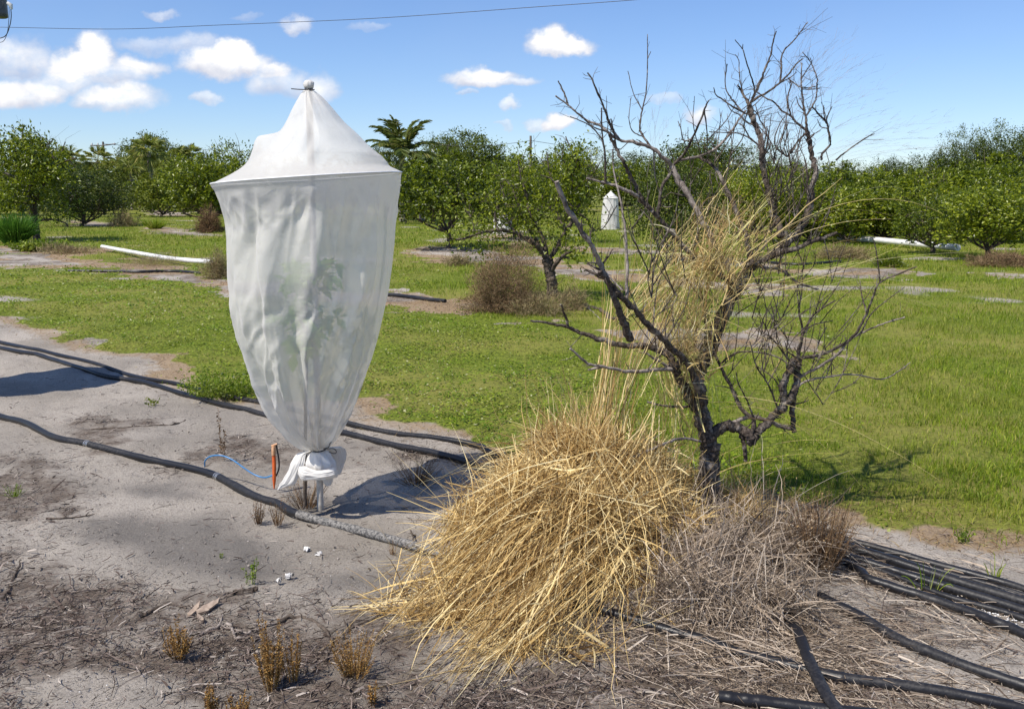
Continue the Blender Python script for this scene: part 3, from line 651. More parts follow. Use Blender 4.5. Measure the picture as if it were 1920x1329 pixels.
    sh = np.exp(-(e / .30) ** 2) * sstep(246, 256, B_) * sstep(325, 256, B_); disp += .085 * sh
    e2 = A_ - (F_ - .02); disp += .03 * np.exp(-(e2 / .22) ** 2) * sstep(252, 275, B_) * sstep(326, 312, B_)
    # right edge kink above the hoop
    e3 = (A_ + np.pi) % (2 * np.pi) - np.pi; disp += .022 * np.exp(-(e3 / .3) ** 2) * sstep(272, 286, B_) * sstep(318, 300, B_)
    disp = np.minimum(disp, rx[:, None] * .6); disp = np.maximum(disp, -rx[:, None] * .5)
    rad = np.stack((cx, sy, np.zeros_like(cx)), -1)
    sil = 1 - .55 * np.abs(cx) ** 6 * (1 - sh)        # keep the traced outline
    X = X + rad * (disp * sil)[..., None]
    X[..., 2] += .004 * soft * body[:, None]
    V = X.reshape(-1, 3) - BASE
    i = np.arange(n - 1)[:, None] * k; j = np.arange(k); j2 = (j + 1) % k
    F = np.stack((i + j, i + j2, i + k + j2, i + k + j), -1).reshape(-1, 4)
    # hem skirt under the knot: folded flaps
    return V, F
bagroot = empty('tree_cover', BASE)
tag(bagroot, 'large white mesh cover on a hoop and pole, tied off above the sand', 'tree cover')
V, F = bag(); link('mesh_bag', mesh_np('mesh_bag', V, F, M['mesh_cloth'], True), bagroot)
def wB(px, py, dz=0.0): return W(px, py, D0 + dz) - BASE
# hoop
Lp, Rp = wB(403, 346), wB(752, 323); mid = (Lp + Rp) / 2; hv = (Rp - Lp) / 2; a = np.linspace(0, 2 * np.pi, 97)
P = mid + hv * np.cos(a)[:, None] + np.array((0, 1, 0)) * (np.linalg.norm(hv) * .96 * np.sin(a))[:, None]
mb = MB(); add_tube(mb, P, .0042, 8, cap=False); link('hoop', mb.mesh('hoop', M['pvc'], True), bagroot)
# pole
mb = MB(); pb = wB(601, 956); pt = wB(579, 160); t = np.linspace(0, 1, 12)[:, None]; P = pb * (1 - t) + pt * t; P[:, 1] += .0
add_tube(mb, P, .0165, 14); link('pole', mb.mesh('pole', M['pole'], True), bagroot)
# gathered cloth cap and black tie
mb = MB(); rng = np.random.default_rng(3); k = 28; prof = [(168.5,.013),(167,.016),(165,.023),(160,.0255),(155,.0245),(152.5,.020),(151,.010)]
zs = np.array([wB(579, p)[2] for p, _ in prof]); rr = np.array([r for _, r in prof]); cc = wB(579, 160)
aa = np.linspace(0, 2 * np.pi, k, endpoint=False); V = []
for z_, r_ in zip(zs, rr):
    q = r_ * (1.05 - .2 * np.abs(np.sin(aa * 4.5 + z_ * 20)) + .06 * rng.uniform(-1, 1, k)); V.append(np.stack((cc[0] + q * np.cos(aa), cc[1] + q * np.sin(aa), np.full(k, z_) + .002 * rng.uniform(-1, 1, k)), 1))
V = np.vstack(V); n = len(prof); i = np.arange(n - 1)[:, None] * k; j = np.arange(k); j2 = (j + 1) % k
mb.add(V, np.stack((i + j, i + j2, i + k + j2, i + k + j), -1).reshape(-1, 4)); mb.add(np.vstack((V[-k:], V[-k:].mean(0)[None])), np.stack((j, j2, np.full(k, k)), 1))
link('gathered_top', mb.mesh('gathered_top', M['cloth_thick'], True), bagroot)
mb = MB(); c = wB(579, 168); a = np.linspace(0, 2 * np.pi, 25); add_tube(mb, np.stack((c[0] + .0185 * np.cos(a), c[1] + .0185 * np.sin(a), np.full(25, c[2])), 1), .0032, 6, cap=False)
add_tube(mb, catmull([wB(590, 168.5, -.018), wB(575, 168.5, -.022), wB(560, 168, -.024), wB(546, 166.8, -.022)], 4), .0026, 6)
link('cable_tie', mb.mesh('cable_tie', M['black'], True), bagroot)
# knot cord
mb = MB(); c = (wB(583, 842) + wB(613, 840)) / 2; a = np.linspace(0, 2 * np.pi, 33); add_tube(mb, np.stack((c[0] + .047 * np.cos(a), c[1] + .047 * np.sin(a), c[2] + .004 * np.cos(a * 2) + .002), 1), .0035, 6, cap=False)
add_tube(mb, catmull([wB(606, 841, -.05), wB(616, 838, -.055), wB(618, 832, -.06), wB(622, 828, -.06)], 5), .002, 6)
add_tube(mb, catmull([wB(606, 841, -.05), wB(616, 841, -.07), wB(626, 841, -.09), wB(631, 847, -.09), wB(626, 850, -.09), wB(617, 847, -.08)], 5), .0022, 6)
link('tie_cord', mb.mesh('tie_cord', M['black'], True), bagroot)
# hem flaps: thick folded lobes built as swept closed sections
def lobe(sec, name, mat='cloth_thick', th=.55, seed=0):
    """sec: rows of (Lpx,Lpy,Rpx,Rpy,dy) ; closed flattened tube between them"""
    rng = np.random.default_rng(seed); S = catmull(np.array(sec, float), 8); k = 96; a = np.linspace(0, 2 * np.pi, k, endpoint=False); V = []
    for q, (l0, l1, r0, r1, dy) in enumerate(S):
        A_, B_ = wB(l0, l1, dy), wB(r0, r1, dy); m_ = (A_ + B_) / 2; h_ = (B_ - A_) / 2; hl = np.linalg.norm(h_)
        rr = 1.06 - .17 * np.abs(np.sin(a * 3.5 + seed + .5 * np.sin(q * .12))) ** .8 - .07 * np.abs(np.sin(a * 8 + seed * 2 + q * .05)) + .12 * noise3(np.cos(a) * 2.2, np.sin(a) * 2.2, q * .14 + seed, 77) + .05 * noise3(np.cos(a) * 6, np.sin(a) * 6, q * .25 + seed, 78)
        V.append(m_ + h_ * (np.cos(a) * rr)[:, None] + np.array((0, 1, 0)) * (hl * th * np.sin(a) * rr)[:, None])
    n = len(S); V = np.vstack(V); i = np.arange(n - 1)[:, None] * k; j = np.arange(k); j2 = (j + 1) % k; mb = MB()
    mb.add(V, np.stack((i + j, i + j2, i + k + j2, i + k + j), -1).reshape(-1, 4))
    for b_ in (0, (n - 1) * k): mb.add(np.vstack((V[b_:b_ + k], V[b_:b_ + k].mean(0)[None])), np.stack((j, j2, np.full(k, k)), 1))
    return link(name, mb.mesh(name, M[mat], True), bagroot)
lobe([(588,840,606,842,0),(570,846,596,842,-.02),(556,852,576,850,-.04),(545,868,572,870,-.06),(538,885,562,892,-.07),(530,900,552,908,-.08),(524,908,540,912,-.08),(520,918,526,916,-.08)], 'hem_flap', seed=1, th=.5)
lobe([(585,842,610,842,-.01),(576,852,618,850,-.03),(572,868,628,866,-.05),(573,882,632,880,-.05),(578,890,629,888,-.04)], 'hem_flap', seed=2, th=.6)
lobe([(600,840,612,842,.02),(606,842,640,838,.05),(616,850,648,846,.08),(622,864,648,862,.09),(628,880,642,880,.08),(634,890,638,889,.07)], 'hem_flap', seed=3, th=.6)
lobe([(604,896,626,894,-.01),(606,904,624,903,-.01),(611,911,620,910,-.01)], 'hem_flap', seed=4, th=.5)
lobe([(561,874,559,888,-.10),(572,874,568,901,-.12),(585,880,584,899,-.135),(600,882,600,900,-.14),(615,880,617,898,-.135),(627,877,630,895,-.12),(633,882,633,893,-.10)], 'folded_hem', seed=5, th=.8)
# ragged weeds around the pole foot live in the weeds section below

# sapling inside the cover
def leaf_set(C, d, n_, L, wd, rng):
    s = unit(np.cross(d, n_)); n2 = unit(np.cross(s, d)); k = len(C)
    V = np.stack((C, C + d * L[:, None] * .5 + s * (L * wd)[:, None] + n2 * (L * .10)[:, None], C + d * L[:, None] - n2 * (L * .08)[:, None], C + d * L[:, None] * .5 - s * (L * wd)[:, None] + n2 * (L * .10)[:, None]), 1).reshape(-1, 3)
    b = np.arange(k) * 4; F = np.concatenate((np.stack((b, b + 1, b + 2), 1), np.stack((b, b + 2, b + 3), 1))); return V, F
rng = np.random.default_rng(12)
sapr = empty('citrus_sapling', W(568, 950, D0 + .03) * np.array((1, 1, 0))); o0 = np.array(sapr.location)
tag(sapr, 'young citrus sapling standing inside the large white cover', 'young tree')
mb = MB(); stem = catmull([W(572, 948, D0 + .03), W(572, 860, D0 + .02), W(574, 720, D0 + .03), W(576, 600, D0 + .02), W(568, 520, D0 + .03)], 6) - o0; add_tube(mb, stem, np.linspace(.010, .006, len(stem)), 8)
tw = []
for q in range(14):
    s0 = stem[rng.integers(len(stem) * 5 // 8, len(stem))]; d = rand_dir(rng, 1)[0]; d[2] = abs(d[2]) * .6; L = rng.uniform(.08, .2); P = catmull([s0, s0 + d * L * .5 + np.array((0, 0, .02)), s0 + d * L], 3); add_tube(mb, P, np.linspace(.005, .002, len(P)), 5); tw.append(P)
link('stem', mb.mesh('stem', M['bark_live'], True), sapr)
tw = np.vstack(tw); C = tw[rng.integers(0, len(tw), 330)]; d = rand_dir(rng, 330); d[:, 2] = d[:, 2] * .5 - .1; V, F = leaf_set(C, unit(d), rand_dir(rng, 330) + np.array((0, 0, 1.2)), rng.uniform(.06, .11, 330), .26, rng)
rmax = np.hypot(V[:, 0] + o0[0] - BASE[0], V[:, 1] + o0[1] - BASE[1]); k_ = np.minimum(1, .30 / (rmax + 1e-6)); V[:, 0] = (V[:, 0] + o0[0] - BASE[0]) * k_ + BASE[0] - o0[0]; V[:, 1] = (V[:, 1] + o0[1] - BASE[1]) * k_ + BASE[1] - o0[1]
link('leaves', mesh_np('leaves', V, F, leaf_mat('young_leaf', [(0, (.22, .42, .03)), (1, (.50, .70, .10))], .55)), sapr)

# ---------------------------------------------------------------- far tree covers (simple small ones) and one just out of frame whose shadow falls in
def small_cover(px, base, top, wpx, label, D=None, seed=0, peak=.12, loc=None, H=None, Rr=None):
    rng = np.random.default_rng(seed)
    if loc is None:
        b = G(px, base); D = b[1]; H = W(px, top, D)[2]; Rr = wpx / 2 / FPX * D
    else: b = np.array(loc, float)
    k = 72; rows = [(0, 1.04), (.1, 1.0), (.4, .93), (.7, .84), (.80, .80), (.81, .82), (.89, .48), (.97, .13), (1, .05)] if H < 1.9 else [(.13, .06), (.17, .22), (.3, .62), (.5, .92), (.7, 1.0), (.78, 1.04), (.79, 1.0), (.90, .42), (.98, .08), (1, .05)]
    S = catmull([(t, r, 0) for t, r in rows], 5); a = np.linspace(0, 2 * np.pi, k, endpoint=False); V = []
    for t, r, _ in S:
        q = r * Rr * (1 + .12 * noise3(np.cos(a) * 2.5, np.sin(a) * 2.5, t * 3 + seed, 88) + .04 * noise3(np.cos(a) * 7, np.sin(a) * 7, t * 7 + seed, 89)); V.append(np.stack((q * np.cos(a), q * np.sin(a), np.full(k, t * H)), 1))
    n = len(S); V = np.vstack(V); i = np.arange(n - 1)[:, None] * k; j = np.arange(k); j2 = (j + 1) % k; mb = MB(); mb.add(V, np.stack((i + j, i + j2, i + k + j2, i + k + j), -1).reshape(-1, 4)); mb.add(np.vstack((V[-k:], V[-k:].mean(0)[None])), np.stack((j, j2, np.full(k, k)), 1))
    r_ = empty('tree_cover', (b[0], b[1], 0)); link('mesh_bag', mb.mesh('mesh_bag', M['cloth_thick'], True), r_)
    mp = MB(); add_tube(mp, np.array(((0, 0, -.05), (0, 0, H * .5), (0, 0, H * 1.01))), .017 * max(1, Rr / .4), 8); link('pole', mp.mesh('pole', M['pole'], True), r_)
    tag(r_, label, 'tree cover'); return r_
small_cover(1144, 430, 358, 34, 'small white cover far behind the bare tree, left of the dark bushy tree', seed=2)
small_cover(943, 437, 350, 36, 'white cover half hidden behind leaves of the middle citrus tree', seed=3)
tipx = G(190, 699)[:2]; hh = 2.15; ln = hh / math.tan(SUN_EL)
small_cover(0, 0, 0, 0, 'white cover standing just past the left edge of the picture', loc=(tipx[0] - SHX * ln, tipx[1] - SHY * ln, 0), H=hh, Rr=.45, seed=4)

# ---------------------------------------------------------------- emitter stake with blue tube
e0 = G(514, 908); De = e0[1]; es = empty('emitter_stake', e0); tag(es, 'small orange emitter stake with tan head beside the white cover', 'stake')
def wE(px, py, dz=0): return W(px, py, De + dz) - e0
mb = MB(); P = np.array([wE(514, 916), wE(514, 900), wE(514, 870), wE(513, 850)]); add_tube(mb, P, (.004, .011, .0125, .011), 4, .6); link('spike', mb.mesh('spike', M['orange']), es)
mb = MB(); add_tube(mb, np.array([wE(513, 853), wE(513, 840), wE(513.5, 834)]), (.012, .0135, .010), 6); add_tube(mb, np.array([wE(509, 836), wE(514, 834), wE(520, 832)]), .006, 6); link('head', mb.mesh('head', M['tan'], True), es)
mb = MB(); add_tube(mb, catmull([wE(518, 832, .01), wE(520, 845, .01), wE(523, 862, .01), wE(523, 878, .01), wE(518, 892, .01)], 5), .0045, 7); link('riser_tube', mb.mesh('riser_tube', M['black'], True), es)
P = catmull([G(384, 873, .03), G(386, 862, .08), G(398, 857, .13), G(420, 858, .14), G(440, 871, .10), G(465, 893, .035), G(490, 903, .008), G(508, 903, .012)], 8)
# place at heights matching the arch
pts = [(384, 874), (385, 863), (396, 855), (416, 854), (436, 862), (456, 876), (476, 889), (495, 895), (512, 891)]
dps = np.linspace(G(384, 885)[1], De + .01, len(pts)); P = catmull([W(a, b, d_) for (a, b), d_ in zip(pts, dps)], 8); c = P[0] * np.array((1, 1, 0)); mb = MB(); add_tube(mb, P - c, .0042, 8)
tag(link('feeder_tube', mb.mesh('feeder_tube', M['blue'], True), None, c), 'thin blue tube arching from the black hose to the orange stake', 'tube')

# ---------------------------------------------------------------- digitised bare tree
TB = G(1325, 985); TD = float(TB[1])
def z5(x, y): return 960 + x / 2.461, 20 + y / 2.461
def z6(x, y): return 980 + x / 2.373, 500 + y / 2.373
def z9(x, y): return 1300 + x / 5.112, 40 + y / 5.112
def z4(x, y): return 680 + x / 3.021, 200 + y / 3.021
class Skel:
    def __init__(s, D, seed, base): s.D = D; s.rng = np.random.default_rng(seed); s.nodes = []; s.br = []; s.base = base
    def add(s, f, pts, r0, r1, dd=None, pale=False, join=True):
        px = np.array([f(*p) for p in pts], float); n = len(px)
        d0 = None
        if join and s.nodes:
            Nn = np.array(s.nodes)
            for end in (0, -1):
                q = np.hypot(Nn[:, 0] - px[end][0], Nn[:, 1] - px[end][1]); i = int(np.argmin(q))
                if q[i] < 22:
                    d0 = Nn[i, 2]
                    if end == -1: px = px[::-1]
                    px[0] = Nn[i, :2]; break
        if d0 is None: d0 = s.D + s.rng.uniform(-.15, .15)
        L = np.sum(np.hypot(*np.diff(px, axis=0).T)) / FPX * s.D
        if dd is None: dd = s.rng.uniform(-.75, .75) * L
        ac = np.concatenate(([0], np.cumsum(np.hypot(*np.diff(px, axis=0).T)))); ac /= ac[-1]
        dep = d0 + dd * ac + s.rng.normal(0, .012, n) * (np.arange(n) > 0)
        P = np.array([W(a, b, d) for (a, b), d in zip(px, dep)]); P = catmull(P, 5); m = len(P)
        w = np.linspace(0, 1, m)
        rad = (r0 + (r1 - r0) * w ** .8) * .97 / FPX * s.D
        P[1:] += s.rng.normal(0, 1, (m - 1, 3)) * np.minimum(rad[1:, None] * .22, .003)
        xx, yy = topx(P)
        s.nodes += [(a, b, c) for a, b, c in zip(xx, yy, P[:, 1])]
        s.br.append((P, rad, pale)); return P
    def spurs(s, n, Lr=(.015, .09), r=.0012):
        out = []; 
        wts = np.array([len(b[0]) * (1.0 if b[1][0] < .012 else .25) for b in s.br]); wts /= wts.sum()
        for q in range(n):
            P, rad, pale = s.br[s.rng.choice(len(s.br), p=wts)]; i = s.rng.integers(1, len(P) - 1); T = unit(P[min(i + 1, len(P) - 1)] - P[i - 1]); d = unit(T * s.rng.uniform(.2, 1) + rand_dir(s.rng, 1)[0] * 1.0 + np.array((0, 0, .25)))
            L = s.rng.uniform(*Lr) * (1 + (s.rng.uniform() > .85) * 1.2); k = P[i] + d * L * .5 + s.rng.normal(0, .06 * L, 3); e = P[i] + d * L + s.rng.normal(0, .1 * L, 3)
            rr = min(max(r, rad[i] * .35), .004); out.append((np.array([P[i], k, e]), np.array((rr, rr * .8, rr * .45))))
            if s.rng.uniform() > .55: out.append((np.array([k, k + unit(d + rand_dir(s.rng, 1)[0]) * L * .45]), np.array((rr * .6, rr * .35))))
        return out
    def build(s, root, spurs=0, thick=4.0, mats=('bark', 'bark_pale'), **kw):
        o = np.array(root.location); tw = MB(); twp = MB()
        for q, (P, rad, pale) in enumerate(s.br):
            k = 12 if rad[0] > .02 else 7
            rr = rad * (1 + .10 * s.rng.uniform(-1, 1, len(rad)))
            if rad[0] * FPX / s.D >= thick:
                mb = MB(); P2 = P
                if rad[0] > .012 and len(P) > 3:
                    P2 = catmull(P, 3); rr = np.interp(np.linspace(0, 1, len(P2)), np.linspace(0, 1, len(rr)), rr)
                add_tube(mb, P2 - o, rr, k, jit=.2, rng=s.rng); nm = 'trunk' if q == 0 else 'limb'; link(nm, mb.mesh(nm, M[mats[1] if pale else mats[0]], True), root)
            elif pale:
                mb = MB(); add_tube(mb, P - o, rr, 6, jit=.1, rng=s.rng); link('pale_twig', mb.mesh('pale_twig', M[mats[1]], True), root)
            else: add_tube(tw, P - o, rr, 6, jit=.1, rng=s.rng)
        for P, rad in s.spurs(spurs, **kw): add_tube(tw, P - o, rad, 4, cap=False)
        if tw.n: link('twigs', tw.mesh('twigs', M[mats[0]], True), root)
        
S = Skel(TD, 4, TB)
a = S.add
a(z6, [(812,1220),(822,1130),(818,1000),(822,900),(828,800),(812,720),(795,650)], 18, 16, 0)
a(z6, [(840,1170),(850,1050),(855,940),(850,860),(858,790)], 9, 12, 0)
a(z6, [(795,650),(745,590),(715,520),(680,460),(650,395),(600,370),(530,352),(440,348),(350,325),(270,297),(205,270),(120,252),(35,240)], 11, 2, -.25)
a(z6, [(205,270),(190,220),(170,165)], 3, 2)
a(z6, [(690,450),(705,405),(660,372)], 8, 4, 0)
a(z6, [(800,660),(788,560),(785,480),(802,400),(835,330),(870,250),(900,190),(925,130),(960,80),(1000,20)], 13, 11, .2)
a(z6, [(820,500),(850,380),(880,300),(930,180),(985,60)], 6, 5, .15)
a(z5, [(1086,1201),(1130,1165),(1200,1130),(1280,1108),(1330,1088),(1420,1055),(1500,1025)], 9, 3, -.2)
a(z5, [(1190,1130),(1262,1075),(1240,1020),(1215,960),(1200,900),(1180,820),(1160,740),(1150,640),(1135,560),(1115,500),(1095,430)], 9, 4.5, .05)
a(z5, [(1086,1201),(1020,1300),(985,1400)], 9, 9, 0)
a(z5, [(1262,1085),(1320,1020),(1368,930),(1380,830),(1400,730),(1378,640),(1365,560)], 9, 4, .15)
a(z9, [(590,1020),(560,930),(530,850),(525,790),(490,720),(455,660),(425,615)], 5, 1.5)
a(z9, [(530,790),(640,720),(740,660),(830,590),(930,490),(980,420),(1045,360)], 3, 1.2)
a(z9, [(545,770),(600,670),(660,530),(690,450),(740,330),(765,200),(795,95)], 3, 1.2)
a(z9, [(830,575),(845,450),(845,350),(880,270),(960,190),(1030,100),(1095,10)], 2.2, .9)
a(z9, [(830,600),(930,540),(990,490)], 1.6, .8)
a(z9, [(1085,1060),(1000,980),(930,910),(850,860),(790,790),(700,740),(610,680)], 2.6, 1.2)
a(z9, [(1140,1320),(1105,1150),(1085,1050),(1080,930),(1060,830),(1045,720),(1035,600),(1035,500),(1040,400)], 3.6, 1)
a(z9, [(1040,560),(1080,480),(1130,400),(1120,350)], 1.4, .7)
a(z9, [(1085,900),(1150,800),(1180,720),(1185,600),(1190,560),(1160,470),(1120,390),(1045,295)], 2, .8)
a(z9, [(940,610),(1030,635),(1170,630)], 1.4, .8); a(z9, [(1040,640),(1120,655),(1215,645)], 1.3, .8)
a(z9, [(935,905),(905,780),(915,680),(940,610),(925,560)], 2, 1)
a(z9, [(1140,830),(1220,910),(1275,970),(1300,1070),(1310,1180),(1240,1260),(1230,1329)], 1.6, 2.6, .1)
a(z9, [(1275,965),(1250,880),(1250,805)], 1.5, .8); a(z9, [(1280,950),(1300,880),(1330,815)], 1.4, .8); a(z9, [(1285,1030),(1220,1010),(1190,940)], 1.3, .8)
a(z9, [(540,910),(470,870),(360,810),(280,750),(220,710),(195,635)], 2.2, 1)
a(z9, [(475,870),(380,760),(320,670),(305,570),(325,410)], 1.7, .9)
a(z9, [(585,1000),(500,960),(440,900),(360,850),(300,740)], 1.8, .8, pale=True)
a(z9, [(595,690),(570,580),(520,430),(480,290),(465,260),(400,180)], 1.8, .8); a(z9, [(490,720),(455,600),(440,500),(435,380),(400,320)], 1.4, .7); a(z9, [(470,270),(475,220)], 1, .7)
a(z9, [(1370,1329),(1450,1260),(1560,1180),(1670,1110),(1735,1080)], 1.8, .8)
a(z9, [(1085,1060),(1020,1130),(960,1210),(900,1300)], 2, 1.6)
a(z9, [(690,1250),(700,1060),(640,950),(615,870),(595,800)], 1.8, .9); a(z9, [(690,1050),(680,980),(690,900)], 1.2, .7)
a(z9, [(740,1329),(720,1100),(700,1010)], 1.6, .9); a(z9, [(800,1329),(780,1180),(820,1000),(880,910)], 1.9, .9); a(z9, [(560,930),(620,880),(755,825)], 1.4, .8)
a(z9, [(840,1320),(830,1200),(870,1080),(920,950)], 1.5, .7); a(z9, [(760,1300),(740,1180),(690,1080),(620,1000)], 1.5, .8); a(z9, [(900,1329),(870,1200),(900,1100)], 1.4, .7)
a(z9, [(980,1329),(940,1220),(935,1170)], 1.3, .7); a(z9, [(960,1300),(1020,1240),(1035,1190)], 1.3, .7); a(z9, [(1060,870),(1010,800),(985,720)], 1.6, .8); a(z9, [(1100,1120),(1150,1095),(1160,1070)], 2, 1)
a(z9, [(620,1240),(540,1110),(480,1010),(430,980)], 1.8, 1); a(z9, [(605,1190),(520,1110),(430,1075),(320,1070),(150,1060)], 1.6, 1)
a(z5, [(740,720),(780,800),(830,880),(880,970),(910,1030),(960,1120),(1010,1210),(1060,1290)], 5, 6.5, .1, pale=True)
a(z5, [(740,720),(690,670),(640,632),(570,610),(495,598),(440,560),(400,530),(340,505),(300,470),(250,430),(200,395)], 4.6, 1.4, -.2, pale=True)
a(z5, [(495,598),(470,560),(450,520),(430,460),(400,390),(370,320),(348,288)], 3.4, 1.4)
a(z5, [(640,632),(600,570),(590,540),(600,460),(618,380),(625,250),(625,110)], 2.6, .8); a(z5, [(625,235),(640,190)], 1, .7)
a(z5, [(590,460),(560,380),(535,280)], 1.3, .7, pale=True)
a(z5, [(605,590),(560,560),(540,500),(550,400)], 1.5, .7, pale=True)
a(z5, [(740,720),(800,650),(830,590),(870,510),(890,450),(908,415)], 3.4, 1.5); a(z5, [(835,590),(790,600),(780,550),(765,510)], 1.6, .8, pale=True); a(z5, [(900,660),(900,560),(935,480)], 1.7, .8)
a(z5, [(760,700),(830,680),(900,660),(960,620),(1010,560),(1050,500),(1080,460)], 3.6, 1.8, .15, pale=True)
a(z5, [(860,680),(920,710),(960,760),(1000,850),(1050,960),(1090,1080),(1110,1180)], 3, 5.5, pale=False)
a(z5, [(980,820),(1020,900),(1045,1000),(1040,1060)], 2.6, 3)
a(z5, [(1060,1290),(900,1180),(810,1110),(760,1050),(700,980),(650,930),(600,870),(560,790),(520,710),(480,640),(450,570)], 6, 3, -.25)
a(z5, [(650,925),(600,880),(550,840),(480,810),(430,795),(345,775)], 5, 2, -.1, pale=True)
a(z5, [(440,560),(380,540),(330,500)], 1.8, 1); a(z5, [(262,440),(240,380),(212,325)], 2.2, 1.2); a(z5, [(435,795),(430,680),(420,600),(415,560),(412,450)], 2.6, 1.2)
a(z5, [(420,600),(380,550),(340,520),(268,490)], 1.6, .9); a(z5, [(480,640),(470,560),(455,500)], 1.6, 1)
a(z5, [(690,870),(660,760),(630,690)], 2, .8, pale=True); a(z5, [(700,920),(690,820),(740,740)], 3.6, 3)
a(z6, [(800,640),(770,520),(730,430),(650,350),(560,260),(480,170),(400,90),(345,20)], 7, 5, -.5, pale=False)
a(z5, [(455,1265),(410,1180),(370,1090),(310,1000),(250,900),(205,790)], 5, 4, -.15, pale=True)
a(z6, [(390,85),(420,170),(450,240),(478,325)], 5, 8, .1); a(z5, [(540,1320),(532,1170),(520,1000),(500,880),(470,740),(465,640)], 3.4, 1.2, .2, pale=True)
a(z5, [(405,1180),(440,1140),(465,1100)], 2, 1.2); a(z5, [(425,1230),(370,1210),(340,1195)], 3, 2); a(z5, [(430,1220),(395,1190),(345,1165)], 3, 2); a(z5, [(420,1190),(470,1250),(510,1290)], 2.5, 1.5, pale=True)
a(z6, [(650,478),(480,465),(360,445),(290,430),(210,362)], 4.5, 2, -.3, pale=True); a(z6, [(365,450),(290,460)], 3, 2, pale=True); a(z6, [(700,500),(640,440),(540,380)], 5, 2, pale=True)
a(z6, [(735,640),(640,620),(555,600)], 3, 2); a(z6, [(790,795),(700,765),(600,800),(500,845),(470,850)], 3.5, 2.2, -.25, pale=True); a(z6, [(500,845),(440,790),(345,755)], 2, 1.3)
a(z6, [(845,760),(890,712),(960,715),(1005,750),(1020,785)], 12, 9, -.05)
a(z6, [(1015,785),(1060,725),(1120,660),(1175,605),(1210,545),(1222,470),(1225,410)], 9, 7, .1)
a(z6, [(1160,600),(1160,530),(1195,450),(1222,400)], 8, 7)
a(z6, [(1212,545),(1200,650),(1205,735)], 6.5, 5, 0); a(z6, [(930,695),(1000,668),(1080,680),(1150,712),(1205,722)], 5, 4, .1, pale=True); a(z6, [(960,730),(985,800),(992,868)], 5.5, 4, 0)
a(z6, [(1222,420),(1232,350),(1260,270),(1300,210),(1390,150)], 4, 1.4); a(z6, [(1225,415),(1245,290),(1230,200),(1240,130)], 3.4, 1.3); a(z6, [(1245,425),(1330,390),(1420,350),(1480,300),(1530,210),(1560,130),(1590,70),(1680,30),(1750,0)], 4, 1.3, -.3)
a(z6, [(1230,500),(1310,450),(1400,390),(1450,330),(1520,290),(1600,255),(1700,225)], 3.6, 1.3, -.1, pale=True); a(z6, [(1200,545),(1260,510),(1350,490),(1480,480),(1600,500),(1680,460),(1725,425)], 2.8, 1, pale=True)
a(z6, [(1535,205),(1510,130),(1500,60)], 1.8, .9); a(z6, [(1510,290),(1560,200),(1700,90)], 1.8, .8); a(z6, [(1590,70),(1575,-60),(1560,-120)], 1.6, .8)
a(z6, [(1010,760),(1030,680),(980,640),(940,560),(900,480),(860,400),(820,280),(800,150),(780,60)], 5, 2, .2)
a(z6, [(1200,430),(1150,370),(1130,320)], 2, 1.2); a(z6, [(1195,415),(1100,310),(1060,310)], 1.8, 1); a(z6, [(1290,395),(1320,330),(1350,270)], 2, 1.1); a(z6, [(1260,300),(1290,260),(1380,240)], 1.8, 1); a(z6, [(1240,420),(1180,380),(1170,340)], 1.8, 1)
a(z6, [(1040,25),(1150,15),(1220,70),(1315,100)], 4, 2.5, .1, pale=True); a(z6, [(880,440),(960,380),(1100,390),(1180,430)], 2.2, 1.5); a(z6, [(1140,640),(1090,520),(1040,440),(1010,330)], 2.2, 1); a(z6, [(1030,680),(1000,600),(960,520),(950,470)], 2, 1); a(z6, [(1170,590),(1120,500),(1040,440)], 1.8, 1)
for q in range(46):
    r_ = S.rng; x0 = r_.uniform(1300, 1560); y0 = r_.uniform(230, 560); dx = r_.uniform(-30, 60); h_ = r_.uniform(50, 120); a(lambda x, y: (x, y), [(x0, y0), (x0 + dx * .5 + r_.uniform(-8, 8), y0 - h_ * .5), (x0 + dx, y0 - h_)], 1.3, .55)
for q in range(70):
    r_ = S.rng; x0 = r_.uniform(1190, 1500); y0 = r_.uniform(430, 720); dx = r_.uniform(-60, 70); h_ = r_.uniform(40, 130); a(lambda x, y: (x, y), [(x0, y0), (x0 + dx * .5 + r_.uniform(-10, 10), y0 - h_ * .5), (x0 + dx, y0 - h_)], 1.5, .55)
for q in range(50):
    r_ = S.rng; x0 = r_.uniform(1340, 1580); y0 = r_.uniform(560, 760); dx = r_.uniform(-40, 80); h_ = r_.uniform(40, 110); a(lambda x, y: (x, y), [(x0, y0), (x0 + dx * .5 + r_.uniform(-8, 8), y0 - h_ * .5), (x0 + dx, y0 - h_)], 1.2, .55)
for q in range(40):                                    # fine tangle between the upright stems
    r_ = S.rng; x0 = r_.uniform(1150, 1400); y0 = r_.uniform(650, 960); dx = r_.uniform(-70, 90); a(z5, [(x0, y0), (x0 + dx * .4, y0 - 70), (x0 + dx, y0 - r_.uniform(120, 230))], 1.3, .6)
dead = empty('dead_tree', TB * np.array((1, 1, 0))); tag(dead, 'bare dead tree with tangled branches standing in the straw', 'dead tree')
S.build(dead, 1300)

